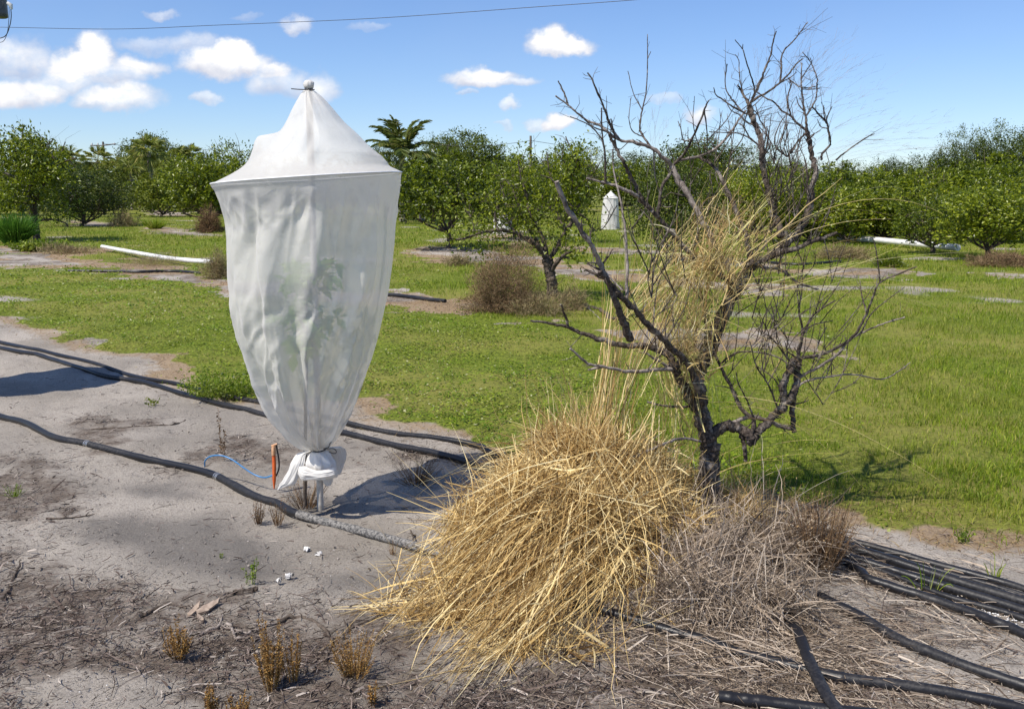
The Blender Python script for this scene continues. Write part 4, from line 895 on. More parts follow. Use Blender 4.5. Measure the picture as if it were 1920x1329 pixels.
# ---------------------------------------------------------------- straw
def blades(rng, P0, d0, L, w, droop, seg=6, curl=.15, zmin=.01, up0=None):
    """integrate a drooping stem: P0 (N,3), d0 (N,3) unit, L (N,), w (N,), droop (N,)"""
    N_ = len(P0); P = [P0]; d = d0.copy(); c = rand_dir(rng, N_) * curl
    for i in range(seg):
        st = (L / seg)[:, None]; d = unit(d + np.array((0, 0, -1)) * (droop / seg)[:, None] + c / seg); q = P[-1] + d * st
        gh = gz(q[:, 0], q[:, 1]) + zmin + rng.uniform(0, .012, N_); lowm = q[:, 2] < gh; q[lowm, 2] = gh[lowm]; P.append(q)
    P = np.stack(P, 1); T = P[:, -1] - P[:, 0]; side = unit(np.cross(T, rand_dir(rng, N_))); w = w * (1 + 1.3 * (rng.uniform(0, 1, N_) > .88)); tw = np.interp(np.linspace(0, 1, seg + 1), (0, .7, 1), (1, .9, .25))
    return ribbons(P, side, w[:, None] * tw[None])
def ell(rng, n, c, r, shell=.5):
    d = rand_dir(rng, n); q = rng.uniform(0, 1, n) ** shell; return c + d * r * q[:, None], d
def gp(px, py, h=0): return G(px, py, h)
rng = np.random.default_rng(77)
mb = MB()
cx = W(1110, 935, TD - .25)
def kink(P, rng, amt):
    return P + rng.normal(0, 1, P.shape) * amt * np.linspace(0, 1, P.shape[1])[None, :, None]
# tangled heart of the mound: short crossing pieces in every direction
def heap(c, r, n, Lr=(.05, .30), wr=(.0006, .0023), bias=(0, 0, 0), shell=.42, droop=(-.1, 1.2), curl=.9):
    P0, d = ell(rng, n, np.array(c), np.array(r), shell); n = int(n * .68); P0 = P0[:n]; d = d[:n]; lump = 1 + .34 * noise3(P0[:, 0] * 5, P0[:, 1] * 5, P0[:, 2] * 5, 141); P0 = np.array(c) + (P0 - np.array(c)) * lump[:, None]; P0[:, 2] = np.maximum(P0[:, 2], gz(P0[:, 0], P0[:, 1]) + .012)
    dd = unit(d * .25 + rand_dir(rng, n) * 1.1 + np.array(bias)); L = rng.uniform(*Lr, n) * (1 + .8 * (rng.uniform(0, 1, n) > .9)); mb.add(*blades(rng, P0 - dd * (L * .4)[:, None], dd, L, rng.uniform(*wr, n), rng.uniform(*droop, n), 6, curl))
def hp(px, py, dep, r, n, **kw): heap(W(px, py, dep), r, n, **kw)
hp(1100, 970, TD - .34, (.32, .26, .18), 6500, bias=(-.2, -.1, .0))
hp(1170, 930, TD - .16, (.24, .24, .19), 5200, bias=(-.1, -.1, .1))
hp(1120, 850, TD - .10, (.20, .20, .12), 2600, bias=(-.1, 0, .3))
hp(1000, 920, TD - .34, (.24, .20, .12), 3200, bias=(-.4, -.1, .0))
hp(910, 980, TD - .50, (.20, .16, .07), 1300, bias=(-.5, -.2, 0), Lr=(.10, .34), curl=.7)
hp(1040, 830, TD - .10, (.14, .14, .08), 900, bias=(-.2, 0, .5))
hp(1210, 870, TD + .08, (.15, .18, .13), 1500, bias=(.1, 0, .3))
hp(1240, 1000, TD - .22, (.24, .16, .15), 3000, bias=(.1, -.1, .1))
hp(1180, 1060, TD - .50, (.26, .18, .09), 2200, bias=(.1, -.3, 0))
hp(990, 1070, TD - .60, (.28, .18, .09), 1700, bias=(-.6, -.3, 0), Lr=(.08, .34), curl=.7)
hp(1360, 960, TD + .22, (.20, .14, .14), 1500, bias=(.1, -.1, .5))
hp(1270, 910, TD + .20, (.14, .12, .14), 900, bias=(.0, 0, .6))
hp(900, 1150, TD - .90, (.34, .20, .03), 500, bias=(-.6, -.3, 0), Lr=(.12, .4), curl=.5)
hp(800, 1150, TD - .85, (.26, .16, .02), 260, bias=(-.6, -.2, 0), Lr=(.12, .35), curl=.5)
hp(1000, 1250, TD - 1.15, (.34, .14, .012), 420, bias=(-.4, -.3, 0), Lr=(.05, .3), curl=.5)
hp(860, 1060, TD - .65, (.24, .14, .03), 320, bias=(-.7, -.2, .1), Lr=(.12, .42), curl=.4)
hp(1080, 960, TD - .52, (.36, .10, .20), 420, Lr=(.18, .5), curl=.45, droop=(.0, 1.0), shell=.8)
def cascade(src, spread, dst, dspread, n, Lk=(.4, 1.0), arch=.12, wr=(.0007, .0021)):
    n = int(n * .36)
    A_ = np.array(src) + rng.normal(0, 1, (n, 3)) * np.array(spread); B_ = np.array(dst) + rng.normal(0, 1, (n, 3)) * np.array(dspread); B_[:, 2] = gz(B_[:, 0], B_[:, 1]) + np.abs(rng.normal(0, .03, n)) + .01
    t0 = rng.uniform(0, .3, n)[:, None, None]; t = np.linspace(0, 1, 9)[None, :, None]; k = rng.uniform(*Lk, n)[:, None, None]; Mx = (A_ + B_) / 2; Mx[:, 2] = np.maximum(A_[:, 2], B_[:, 2]) * rng.uniform(.4, .75, n) + rng.uniform(.0, 1.0, n) * arch; Mx += rng.normal(0, .11, (n, 3))
    t = t0 + t * np.minimum(k, 1 - t0); P = (1 - t) ** 2 * A_[:, None] + 2 * t * (1 - t) * Mx[:, None] + t * t * B_[:, None]; P = kink(P, rng, .010)
    P[..., 2] = np.maximum(P[..., 2], gz(P[..., 0], P[..., 1]) + .008); side = unit(np.cross(P[:, -1] - P[:, 0], rand_dir(rng, n))); w = (rng.uniform(*wr, n) * (1 + .9 * (rng.uniform(0, 1, n) > .8)))[:, None] * np.interp(np.linspace(0, 1, 9), (0, .7, 1), (1, .85, .2))[None]
    mb.add(*ribbons(P, side, w))
TOP = W(1120, 850, TD - .05); C1 = W(1080, 930, TD - .35); C2 = W(1130, 1040, TD - .55)
for dst, n, src in (((740, 1195), 150, C1), ((700, 1120), 60, C1), ((830, 1180), 200, C1), ((850, 1295), 150, C2), ((900, 1260), 170, C2), ((960, 1250), 110, C2), ((1060, 1190), 120, C2), ((1120, 1170), 150, C2),
                    ((800, 1060), 170, C1), ((850, 1000), 200, TOP), ((840, 930), 120, TOP), ((880, 890), 110, TOP), ((900, 1120), 150, TOP), ((960, 1160), 130, TOP), ((1180, 1150), 130, TOP), ((1260, 1160), 60, C2), ((1000, 1210), 180, C1)):
    g = G(*dst); cascade(src, (.13, .13, .10), g, (.13, .10, 0), n)
cascade(W(1110, 1040, TD - .5), (.05, .05, .03), G(850, 1290), (.09, .04, 0), 150, (.8, 1.05), .03)
cascade(W(1010, 960, TD - .5), (.05, .05, .03), G(740, 1200), (.09, .05, 0), 90, (.8, 1.05), .03)
cascade(W(1060, 930, TD - .3), (.05, .05, .04), W(830, 905, TD - .45), (.07, .05, 0), 110, (.8, 1.05), .16)
def stalks(src, sp, tip, tsp, n, wr=(.0007, .0019), k=(.45, 1.05), depth=0.0, bow=.06):
    A_ = np.array(src) + rng.normal(0, 1, (n, 3)) * np.array(sp); A_[:, 2] = np.maximum(A_[:, 2], .02); B_ = np.array(tip) + rng.normal(0, 1, (n, 3)) * np.array(tsp); t0 = rng.uniform(0, .35, n)[:, None, None]; t = t0 + np.linspace(0, 1, 8)[None, :, None] * (rng.uniform(*k, n)[:, None, None] - t0 * .8)
    Mx = (A_ + B_) / 2 + rng.normal(0, bow, (n, 3)); P = (1 - t) ** 2 * A_[:, None] + 2 * t * (1 - t) * Mx[:, None] + t * t * B_[:, None]; P = kink(P, rng, .005); P[..., 2] = np.maximum(P[..., 2], .01)
    side = unit(np.cross(P[:, -1] - P[:, 0], rand_dir(rng, n))); w = (rng.uniform(*wr, n) * (1 + .9 * (rng.uniform(0, 1, n) > .8)))[:, None] * np.interp(np.linspace(0, 1, 8), (0, .7, 1), (1, .85, .2))[None]; return ribbons(P, side, w)
for tip, n, src in (((1008, 720), 26, (1070, 900)), ((1048, 700), 26, (1090, 880)), ((1075, 730), 60, (1100, 900)), ((1120, 740), 80, (1120, 900)), ((1170, 730), 60, (1140, 900)), ((1230, 760), 40, (1190, 900)), ((990, 790), 60, (1060, 920)), ((930, 850), 70, (1040, 930)), ((880, 860), 60, (1000, 960))):
    mb.add(*stalks(W(*src, TD - .12), (.07, .12, .04), W(*tip, TD - .12), (.06, .14, .06), n))
for tip, n, src in (((1150, 640), 22, (1110, 860)), ((1170, 560), 26, (1130, 850)), ((1215, 560), 20, (1140, 840)), ((1130, 700), 36, (1100, 850)), ((1165, 480), 18, (1130, 800)), ((1280, 480), 20, (1130, 800))):
    mb.add(*stalks(W(*src, TD - .05), (.04, .08, .06), W(*tip, TD + .05), (.035, .08, .05), n, bow=.02))
c = np.array((cx[0], cx[1], 0.0)); me = MB(); me.add(np.concatenate(mb.v) - c, np.concatenate(mb.f[4]))
tag(link('straw_clump', me.mesh('straw_clump', M['straw']), None, c), 'big golden clump of dead grass spilling over the sand under the bare tree', 'dead grass')

# dead grass caught in the tree crown
mb = MB(); rng = np.random.default_rng(78)
def fan(src, n, tip, tsp, sp=(.05, .12, .05), **kw):
    kw.setdefault('bow', .07); mb.add(*stalks(W(*src, TD + .20), sp, W(*tip, TD + .24), tsp, n, **kw))
fan((1290, 660), 68, (1300, 430), (.10, .16, .10), (.08, .12, .12)); fan((1290, 620), 49, (1370, 380), (.10, .16, .10), (.09, .12, .10)); fan((1260, 600), 31, (1400, 330), (.10, .14, .08), (.09, .12, .10)); fan((1250, 600), 37, (1320, 440), (.10, .14, .10), (.09, .12, .08))
fan((1290, 780), 68, (1270, 560), (.08, .12, .08)); fan((1300, 880), 49, (1300, 640), (.06, .10, .10)); fan((1160, 600), 34, (1330, 440), (.08, .1, .06), bow=.02); fan((1180, 600), 26, (1420, 380), (.10, .14, .08), bow=.02)
fan((1280, 560), 18, (1490, 330), (.10, .14, .06), bow=.03); fan((1330, 560), 12, (1560, 350), (.12, .14, .06), bow=.04); fan((1190, 560), 10, (1230, 330), (.12, .1, .08), bow=.01); fan((1150, 640), 14, (1200, 400), (.14, .12, .10), bow=.02)
fan((1270, 800), 55, (1230, 640), (.08, .12, .06)); fan((1210, 640), 31, (1300, 520), (.08, .12, .06), bow=.03); fan((1400, 700), 20, (1470, 600), (.14, .14, .10), bow=.05); fan((1380, 600), 37, (1410, 430), (.10, .14, .10), sp=(.10, .12, .06), bow=.12)
fan((1350, 520), 37, (1430, 400), (.10, .14, .10), sp=(.10, .12, .08), bow=.12); fan((1250, 660), 43, (1250, 500), (.09, .14, .08), bow=.10); fan((1350, 470), 36, (1390, 340), (.10, .12, .06), bow=.06); fan((1330, 700), 37, (1340, 540), (.08, .12, .08), bow=.08)
n = 480; P0, d = ell(rng, n, W(1330, 500, TD + .16), np.array((.30, .20, .34)), .8); P0[:, 0] += (P0[:, 2] - W(1330, 480, TD)[2]) * .35; dd = unit(rand_dir(rng, n) + np.array((.35, 0, .8))); mb.add(*blades(rng, P0, dd, rng.uniform(.04, .18, n), rng.uniform(.0006, .0018, n), rng.uniform(-.2, .9, n), 5, .8))
n = 420; P0, d = ell(rng, n, W(1285, 660, TD + .06), np.array((.15, .14, .26)), .9); dd = unit(rand_dir(rng, n) + np.array((.2, 0, .7))); mb.add(*blades(rng, P0, dd, rng.uniform(.04, .16, n), rng.uniform(.0006, .0017, n), rng.uniform(-.2, .9, n), 5, .8))
# long arching wisps to the right and wisps crossing the open air
def wisps(n, src, tip, sp, tsp, wr, bow, lift):
    A_ = W(*src, TD) + rng.normal(0, 1, (n, 3)) * np.array(sp); B_ = W(*tip, TD) + rng.normal(0, 1, (n, 3)) * np.array(tsp); t = np.linspace(0, 1, 12)[None, :, None]; Mx = (A_ + B_) / 2 + rng.normal(0, bow, (n, 3)) + np.array((0, 0, lift))
    P = (1 - t) ** 2 * A_[:, None] + 2 * t * (1 - t) * Mx[:, None] + t * t * B_[:, None]; side = unit(np.cross(P[:, -1] - P[:, 0], rand_dir(rng, n))); w = rng.uniform(*wr, n)[:, None] * np.linspace(1, .3, 12)[None]; mb.add(*ribbons(P, side, w))
wisps(7, (1400, 470), (1760, 400), (.05, .1, .05), (.1, .1, .08), (.0008, .0015), .05, .18); wisps(12, (1420, 540), (1760, 560), (.08, .1, .05), (.12, .1, .1), (.0008, .0015), .06, .12)
wisps(12, (1380, 600), (1620, 760), (.08, .1, .08), (.12, .12, .12), (.0007, .0014), .08, .10); wisps(10, (1360, 760), (1640, 870), (.05, .1, .06), (.14, .12, .1), (.0007, .0014), .06, .14)
wisps(10, (1380, 560), (1640, 470), (.05, .1, .05), (.12, .1, .08), (.0008, .0014), .05, .02); wisps(7, (1360, 880), (1580, 840), (.05, .1, .05), (.12, .1, .06), (.0007, .0013), .04, .06)
c = np.array((TB[0], TB[1], 0.0)); me = MB(); me.add(np.concatenate(mb.v) - c, np.concatenate(mb.f[4]))
tag(link('caught_grass', me.mesh('caught_grass', M['straw_green']), None, c), 'yellow green dry grass stems caught up in the crown of the bare tree', 'dead grass')
# feathery seed heads against the sky
mb = MB()
for (src, tip, n) in (((1440, 260), (1570, 90), 14), ((1470, 260), (1600, 110), 10), ((1450, 240), (1520, 60), 10), ((1420, 280), (1440, 110), 8), ((1500, 320), (1740, 230), 10), ((1540, 300), (1760, 270), 9), ((1480, 300), (1640, 180), 10), ((1380, 300), (1360, 210), 6), ((1380, 330), (1500, 170), 10), ((1220, 330), (1240, 215), 6)):
    for q in range(n):
        A_ = W(*src, TD) + rng.normal(0, .03, 3); B_ = W(*tip, TD) + rng.normal(0, 1, 3) * np.array((.07, .08, .06)); t = np.linspace(0, 1, 9)[:, None]; P = A_ * (1 - t) + B_ * t + np.array((0, 0, .08)) * t * (1 - t) * 4 * rng.uniform(.2, 1)
        V, F = ribbons(P[None], unit(np.cross(B_ - A_, rand_dir(rng, 1)[0]))[None], np.linspace(.0004, .00018, 9)[None]); mb.add(V, F)
        m_ = 12; ti = rng.integers(3, 9, m_); s0 = P[ti]; d = unit(unit(B_ - A_) + rand_dir(rng, m_) * .45); PP = np.stack((s0, s0 + d * rng.uniform(.02, .06, m_)[:, None]), 1); V, F = ribbons(PP, unit(np.cross(d, rand_dir(rng, m_))), np.full((m_, 2), .00022)); mb.add(V, F)
me = MB(); me.add(np.concatenate(mb.v) - c, np.concatenate(mb.f[4]))
tag(link('seed_heads', me.mesh('seed_heads', leaf_mat('seed_head', [(0, (.30, .24, .22)), (1, (.52, .44, .42))], .4, .7, .1, 0)), None, c), 'wispy pale seed heads feathering against the sky above the bare tree', 'seed heads')

# grey weed heap right of the trunk, and flattened grey straw in front
mb = MB(); rng = np.random.default_rng(79)
for (px, py, rx, ry, h, n) in ((1335, 1070, .24, .2, .13, 1700), (1430, 1065, .24, .18, .11, 1300), (1380, 1140, .34, .18, .07, 2300), (1300, 1120, .2, .16, .12, 1100), (1500, 1040, .18, .14, .14, 900), (1270, 1010, .10, .10, .14, 500)):
    g = G(px, py); P0, d = ell(rng, n, g + np.array((0, 0, h * .35)), np.array((rx, ry, h)), .45); P0[:, 2] = np.maximum(P0[:, 2], gz(P0[:, 0], P0[:, 1]) + .01)
    dd = unit(rand_dir(rng, n) * 1.0 + np.array((.1, -.15, .05)) + d * .5); mb.add(*blades(rng, P0 - dd * .06, dd, rng.uniform(.08, .34, n), rng.uniform(.0008, .0019, n), rng.uniform(.1, 1.2, n)))
for src, tip, n in (((1340, 1040), (1350, 930), 70), ((1360, 1050), (1400, 900), 60), ((1420, 1080), (1425, 800), 5), ((1380, 1060), (1480, 930), 30), ((1400, 1080), (1520, 960), 26), ((1440, 1040), (1600, 930), 12), ((1345, 1000), (1340, 840), 26)):
    mb.add(*stalks(W(*src, TD - .1), (.05, .08, .03), W(*tip, TD - .05), (.06, .08, .06), n, (.0008, .0018)))
c = G(1380, 1080); c[2] = 0; me = MB(); me.add(np.concatenate(mb.v) - c, np.concatenate(mb.f[4]))
tag(link('weed_heap', me.mesh('weed_heap', M['straw_grey']), None, c), 'grey brown heap of dead weeds at the foot of the bare tree', 'dead weeds')
n = 6100; rng = np.random.default_rng(80); px = np.concatenate((rng.normal(1420, 120, 3400), rng.uniform(1050, 1900, 1800), rng.normal(1600, 34, 600), rng.uniform(1560, 1900, 300))); py = np.concatenate((rng.normal(1190, 48, 3400) + (px[:3400] - 1420) * .1, rng.uniform(1150, 1400, 1800), 1040 + (px[5200:5800] - 1600) * .32 + rng.normal(0, 16, 600), rng.uniform(1040, 1200, 300)))
P0 = np.array([G(a_, b_) for a_, b_ in zip(px, py)]); P0[:, 2] = gz(P0[:, 0], P0[:, 1]) + rng.uniform(.004, .04, n) * np.concatenate((np.ones(3400), np.full(1800, .3), np.full(600, .5), np.full(300, .8))); az = rng.normal(-.5, .9, n) + (rng.uniform(0, 1, n) > .5) * np.pi
dd = unit(np.stack((np.cos(az), np.sin(az), rng.uniform(-.05, .18, n)), 1)); V, F = blades(rng, P0, dd, rng.uniform(.04, .22, n), rng.uniform(.0007, .0016, n), rng.uniform(.1, .6, n), 4, .3, .004)
tag(link('flattened_straw', mesh_np('flattened_straw', V, F, M['straw_grey'])), 'flattened grey dead stems matted over the ground among the hoses', 'dead grass', None, 'stuff')

# ---------------------------------------------------------------- weeds
def weed(px, py, topy, wpx, n, mat, label, cat='weed', name='dry_weed', leafy=0, ll=.008, spread=.5, group=None, stemw=.0014, seed=None, droop=.3, seg=5, twig=0):
    g = G(px, py); g[2] = gz(g[0], g[1]); D = g[1]; H = W(px, topy, D)[2] - g[2]; Rr = wpx / 2 / FPX * D; rng = np.random.default_rng(seed or int(px * 7 + py)); mb = MB()
    a_ = rng.uniform(0, 2 * np.pi, n); q = np.sqrt(rng.uniform(0, 1, n)); P0 = np.stack((Rr * .35 * q * np.cos(a_), Rr * .35 * q * np.sin(a_), np.zeros(n)), 1)
    tip = np.stack((Rr * q * np.cos(a_), Rr * q * np.sin(a_), H * rng.uniform(.35, 1, n) * (1 - .4 * q * spread)), 1); L = np.linalg.norm(tip - P0, axis=1); t = np.linspace(0, 1, seg + 1)[None, :, None]
    Mx = (P0 + tip) / 2 + rng.normal(0, .07, (n, 3)) * L[:, None] + np.array((0, 0, .12)) * H * droop; P = (1 - t) ** 2 * P0[:, None] + 2 * t * (1 - t) * Mx[:, None] + t * t * tip[:, None]
    V, F = ribbons(P, unit(np.cross(tip - P0, rand_dir(rng, n))), np.full(n, stemw)[:, None] * np.linspace(1, .4, seg + 1)[None]); mb.add(V, F)
    if leafy:
        i = rng.integers(0, n, leafy); j = rng.uniform(.2, 1, leafy)[:, None]; C = (1 - j) ** 2 * P0[i] + 2 * j * (1 - j) * Mx[i] + j * j * tip[i]; d = unit(rand_dir(rng, leafy) + np.array((0, 0, .4)))
        LL = rng.uniform(.5, 1.4, leafy) * ll; V, F = leaf_set(C, d, rand_dir(rng, leafy), LL, .28, rng); b = F; mb.add(V, b)
    vs_ = np.concatenate(mb.v); o = link(name, mb.mesh(name, M[mat]), None, g); tag(o, label, cat, group); return o
weed(335, 1228, 1148, 62, 46, 'rust', 'short upright rusty weed left of the tall rusty weed', leafy=2600, ll=.006, stemw=.0011)
weed(508, 1285, 1130, 66, 46, 'rust', 'tallest rusty brown weed in the front left sand', leafy=4200, ll=.006, stemw=.0011)
weed(550, 1270, 1150, 50, 18, 'rust', 'thin rusty weed just right of the tallest one', leafy=1100, ll=.006)
weed(664, 1262, 1168, 110, 90, 'rust', 'wide feathery rusty weed in front of the straw clump', leafy=4200, ll=.005, stemw=.0009)
weed(398, 1345, 1268, 34, 20, 'rust', 'small rusty weed at the bottom edge, left one', leafy=1400, ll=.006)
weed(445, 1345, 1290, 60, 26, 'rust', 'low rusty weed at the bottom edge, beside the small one', leafy=1400, ll=.006)
weed(700, 1315, 1270, 30, 14, 'rust', 'tiny rusty sprig at the bottom below the feathery weed', leafy=160, ll=.01)
weed(418, 858, 762, 20, 4, 'straw_brown', 'single tall thin brown weed behind the blue tube', leafy=240, ll=.012, spread=0)
weed(484, 965, 925, 36, 40, 'straw_brown', 'low brown tuft just below the hose, left one', leafy=200)
weed(520, 968, 932, 40, 40, 'straw_brown', 'low brown tuft just below the hose, right one', leafy=200)
weed(780, 895, 850, 120, 150, 'straw_brown', 'thin dark weeds standing in the shadow of the white cover', leafy=300)
weed(572, 935, 890, 100, 120, 'straw_brown', 'scrubby brown weeds around the foot of the cover pole', leafy=300)
weed(1535, 1060, 905, 150, 420, 'straw_brown', 'dark brown standing weed between the tree and the hose bundle', leafy=1400, ll=.010)
weed(1440, 1010, 880, 170, 160, 'dry_turf', 'loose tan weed stalks right of the bare trunk', leafy=300, ll=.01)
weed(1240, 960, 850, 110, 120, 'straw', 'upright tan stalks against the left of the bare trunk', leafy=0)
weed(470, 1088, 1034, 34, 7, 'clover', 'small bright green seedling in the grey sand', 'seedling', 'green_seedling', leafy=110, ll=.012, spread=.3)
weed(283, 755, 738, 34, 8, 'leaf_yel', 'small wilted pale green plant on the sand behind the hose', 'seedling', 'green_seedling', leafy=26, ll=.03)
weed(414, 1033, 1026, 12, 4, 'clover', 'tiny green sprout on the grey sand', 'seedling', 'green_seedling', leafy=8, ll=.012)
weed(1740, 1090, 1040, 110, 12, 'clover', 'arching green grass tuft growing between the right hoses', 'grass tuft', 'grass_tuft', stemw=.0028, droop=2.2)
weed(1866, 1075, 1032, 60, 9, 'grass', 'green blades at the right edge beside the hose bundle', 'grass tuft', 'grass_tuft', stemw=.003, droop=1)
weed(1806, 1003, 975, 50, 26, 'clover', 'small green tuft on the sand above the hose bundle', 'grass tuft', 'grass_tuft', stemw=.002, leafy=60, ll=.015, droop=1)
weed(735, 1025, 1008, 30, 20, 'straw_brown', 'tiny dry tuft on the sand below the dusty hose', leafy=20)
weed(25, 925, 905, 60, 40, 'clover', 'small green sprouts in the litter at the left edge', 'seedling', 'green_seedling', leafy=60, ll=.01)
weed(415, 733, 690, 170, 260, 'clover', 'leafy low green plant patch against the left of the white cover', 'low plants', 'leafy_patch', leafy=2600, ll=.022)
weed(30, 458, 392, 100, 1100, 'lush', 'tall lush green grass clump under the left orchard tree', 'grass clump', 'tall_grass', stemw=.012, droop=2.2)
weed(70, 468, 448, 110, 260, 'clover', 'low bright green weeds below the tall grass clump', 'low plants', 'leafy_patch', leafy=1500, ll=.09, stemw=.012)
weed(290, 428, 408, 50, 260, 'grass', 'bright green tuft on the far left beyond the pipe', 'grass tuft', 'grass_tuft', stemw=.014)

def puff(px, py, topy, wpx, n, mat, label, Lr=(.02, .08), w=.0022, cat='dry bush', name='dry_bush', dy=.8, up=.35):
    g = G(px, py); g[2] = gz(g[0], g[1]); D = g[1]; H = W(px, topy, D)[2] - g[2]; Rr = wpx / 2 / FPX * D; rng = np.random.default_rng(int(px * 3 + py)); sc_ = D / 13.; n = int(n * 2.2)
    d = rand_dir(rng, n); d[:, 2] = np.abs(d[:, 2]); lum = 1 + .5 * noise3(d[:, 0] * 2.2, d[:, 1] * 2.2, d[:, 2] * 2.2, int(px)) + .4 * noise3(d[:, 0] * 6, d[:, 1] * 6, d[:, 2] * 6, int(px) + 3); P0 = d * np.array((Rr, Rr * dy, H)) * (rng.uniform(0, 1, n) ** .4 * lum * .92)[:, None]
    dd = unit(d * .7 + rand_dir(rng, n) + np.array((0, 0, up))); L = rng.uniform(*Lr, n) * sc_ * (1 + (rng.uniform(0, 1, n) > .95) * 1.5); m1 = P0 + dd * (L * .5)[:, None] + rng.normal(0, 1, (n, 3)) * (L * .12)[:, None]; P = np.stack((P0, m1, P0 + dd * L[:, None]), 1)
    V, F = ribbons(P, unit(np.cross(dd, rand_dir(rng, n))), np.full((n, 1), w * sc_) * np.array((1, .9, .4))[None]); o = link(name, mesh_np(name, V, F, M[mat]), None, g); tag(o, label, cat)
puff(945, 586, 472, 160, 11000, 'bush_brown', 'large brown dead bush left of the middle orchard tree')
puff(1010, 592, 545, 120, 2600, 'bush', 'lower tan part of brush in front of the middle orchard tree')
puff(1072, 582, 540, 70, 1500, 'bush', 'dull scrub just right of the middle orchard trunk')
puff(232, 425, 400, 60, 700, 'bush', 'round tan dry tuft on the far left sand')
puff(285, 497, 474, 130, 1500, 'bush', 'spreading tan dry bush in front of the left white pipe', Lr=(.02, .06), w=.0009)
puff(410, 520, 470, 56, 1500, 'bush', 'tan dry bush touching the left side of the white cover')
puff(130, 474, 460, 110, 900, 'bush', 'low dry scrub at the foot of the left orchard tree')
puff(1580, 486, 462, 110, 2600, 'bush', 'tan dry bush below the left end of the right white pipe')
puff(860, 497, 480, 50, 900, 'bush', 'small tan scrub on the middle sand strip')
puff(1885, 498, 470, 130, 4000, 'bush_brown', 'dark dry scrub under the grove at the right edge')
puff(1668, 500, 478, 60, 1500, 'leaf', 'small green shrub in front of the right white pipe', (.03, .06), .003, 'shrub', 'small_shrub')
# ---------------------------------------------------------------- trees
def crown(rng, C0, R3, nc, lp, L, lump=.3, shell=.45, cr=.125, cut=-.45, shoots=0, holes=.18, seed=0):
    d = rand_dir(rng, nc * 2); d = d[d[:, 2] > cut][:nc]; nc = len(d)
    lum = 1 + lump * noise3(d[:, 0] * 1.7, d[:, 1] * 1.7, d[:, 2] * 1.7, seed) + lump * .5 * noise3(d[:, 0] * 4, d[:, 1] * 4, d[:, 2] * 4, seed + 1)
    q = rng.uniform(0, 1, nc) ** shell * lum; Cc = C0 + d * R3 * q[:, None]
    k = noise3(Cc[:, 0] * 2.2 / R3[0] * 1.2, Cc[:, 1] * 2.2 / R3[0] * 1.2, Cc[:, 2] * 2.4 / R3[0] * 1.2, seed + 2) > -1 + holes * 2.6; Cc = Cc[k]; d = d[k]
    s = rng.uniform(.6, 1.3, len(Cc)) * cr * R3.mean(); i = np.repeat(np.arange(len(Cc)), lp); P = Cc[i] + rng.normal(0, 1, (len(i), 3)) * s[i][:, None] * .55
    out = unit(P - C0)
    if shoots:
        dd = rand_dir(rng, shoots); dd[:, 2] = np.abs(dd[:, 2]); b = C0 + dd * R3 * .92; i2 = np.repeat(np.arange(shoots), 16); tt = rng.uniform(0, 1, len(i2)); Ps = b[i2] + np.array((0, 0, 1)) * (tt * rng.uniform(.15, .4, shoots)[i2] * R3[2])[:, None] + rng.normal(0, .03 * R3[0], (len(i2), 3)); P = np.vstack((P, Ps)); out = np.vstack((out, unit(dd[i2])))
    n = len(P); dr = unit(out * .5 + rand_dir(rng, n)); nn = unit(out * .7 + rand_dir(rng, n) * .8 + np.array((0, 0, .5))); V, F = leaf_set(P, dr, nn, rng.uniform(.7, 1.3, n) * L, .27, rng); return V, F, Cc
def citrus(seed, H, Rx, trunk, nc, lp, L, mat='leaf', trunk_r=.06, open_=False, shoots=25, lump=.3, cut=-.6, name='citrus_tree', shell=.45, dead=0):
    rng = np.random.default_rng(seed); R3 = np.array((Rx, Rx, (H - trunk) / 2 * 1.08)); C0 = np.array((0, 0, trunk + (H - trunk) / 2))
    V, F, Cc = crown(rng, C0, R3, nc, lp, L, lump, shell, seed=seed * 3, shoots=shoots, cut=cut, holes=.30 if open_ else .16)
    mb = MB(); tp = np.array((rng.normal(0, .03), rng.normal(0, .03), trunk * 1.1)); add_tube(mb, catmull([(0, 0, -.1), (rng.normal(0, .03), 0, trunk * .5), tp], 4), np.linspace(1.15, .8, 9) * trunk_r, 8, jit=.1, rng=rng)
    nb = 9 if not open_ else 14; tips = Cc[rng.choice(len(Cc), min(len(Cc), nb * 5), replace=False)]
    for q in range(nb):
        e = tips[q]; m_ = (tp + e) / 2 + rng.normal(0, .12, 3) * Rx; m_[2] = tp[2] + (e[2] - tp[2]) * .35; P = catmull([tp - np.array((0, 0, .05)), m_, e], 5); add_tube(mb, P, np.linspace(.6, .12, len(P)) * trunk_r, 6, jit=.1, rng=rng)
        for w_ in range(4):
            e2 = tips[(q * 4 + w_ + nb) % len(tips)]; s0 = P[rng.integers(3, len(P) - 1)]
            if np.linalg.norm(e2 - s0) < Rx * 1.1: P2 = catmull([s0, (s0 + e2) / 2 + rng.normal(0, .06, 3) * Rx, e2 * 1.03 - C0 * .03], 3); add_tube(mb, P2, np.linspace(.22, .06, len(P2)) * trunk_r, 5)
    for q in range(dead):
        dd = rand_dir(rng, 1)[0]; dd[2] = abs(dd[2]) + .3; dd = unit(dd); s0 = C0 + dd * R3 * .6; e = C0 + dd * R3 * rng.uniform(1.1, 1.4); P2 = catmull([s0, (s0 + e) / 2 + rng.normal(0, .05, 3), e + rng.normal(0, .06, 3)], 3); add_tube(mb, P2, np.linspace(.2, .06, len(P2)) * trunk_r, 5)
    ht = float(np.percentile(V[:, 2], 99.3)); rx_ = float(np.percentile(np.hypot(V[:, 0], V[:, 1]), 96))
    return mesh_np('crown', V, F, M[mat]), mb.mesh('trunk', M['bark_live'], True), ht, name, rx_
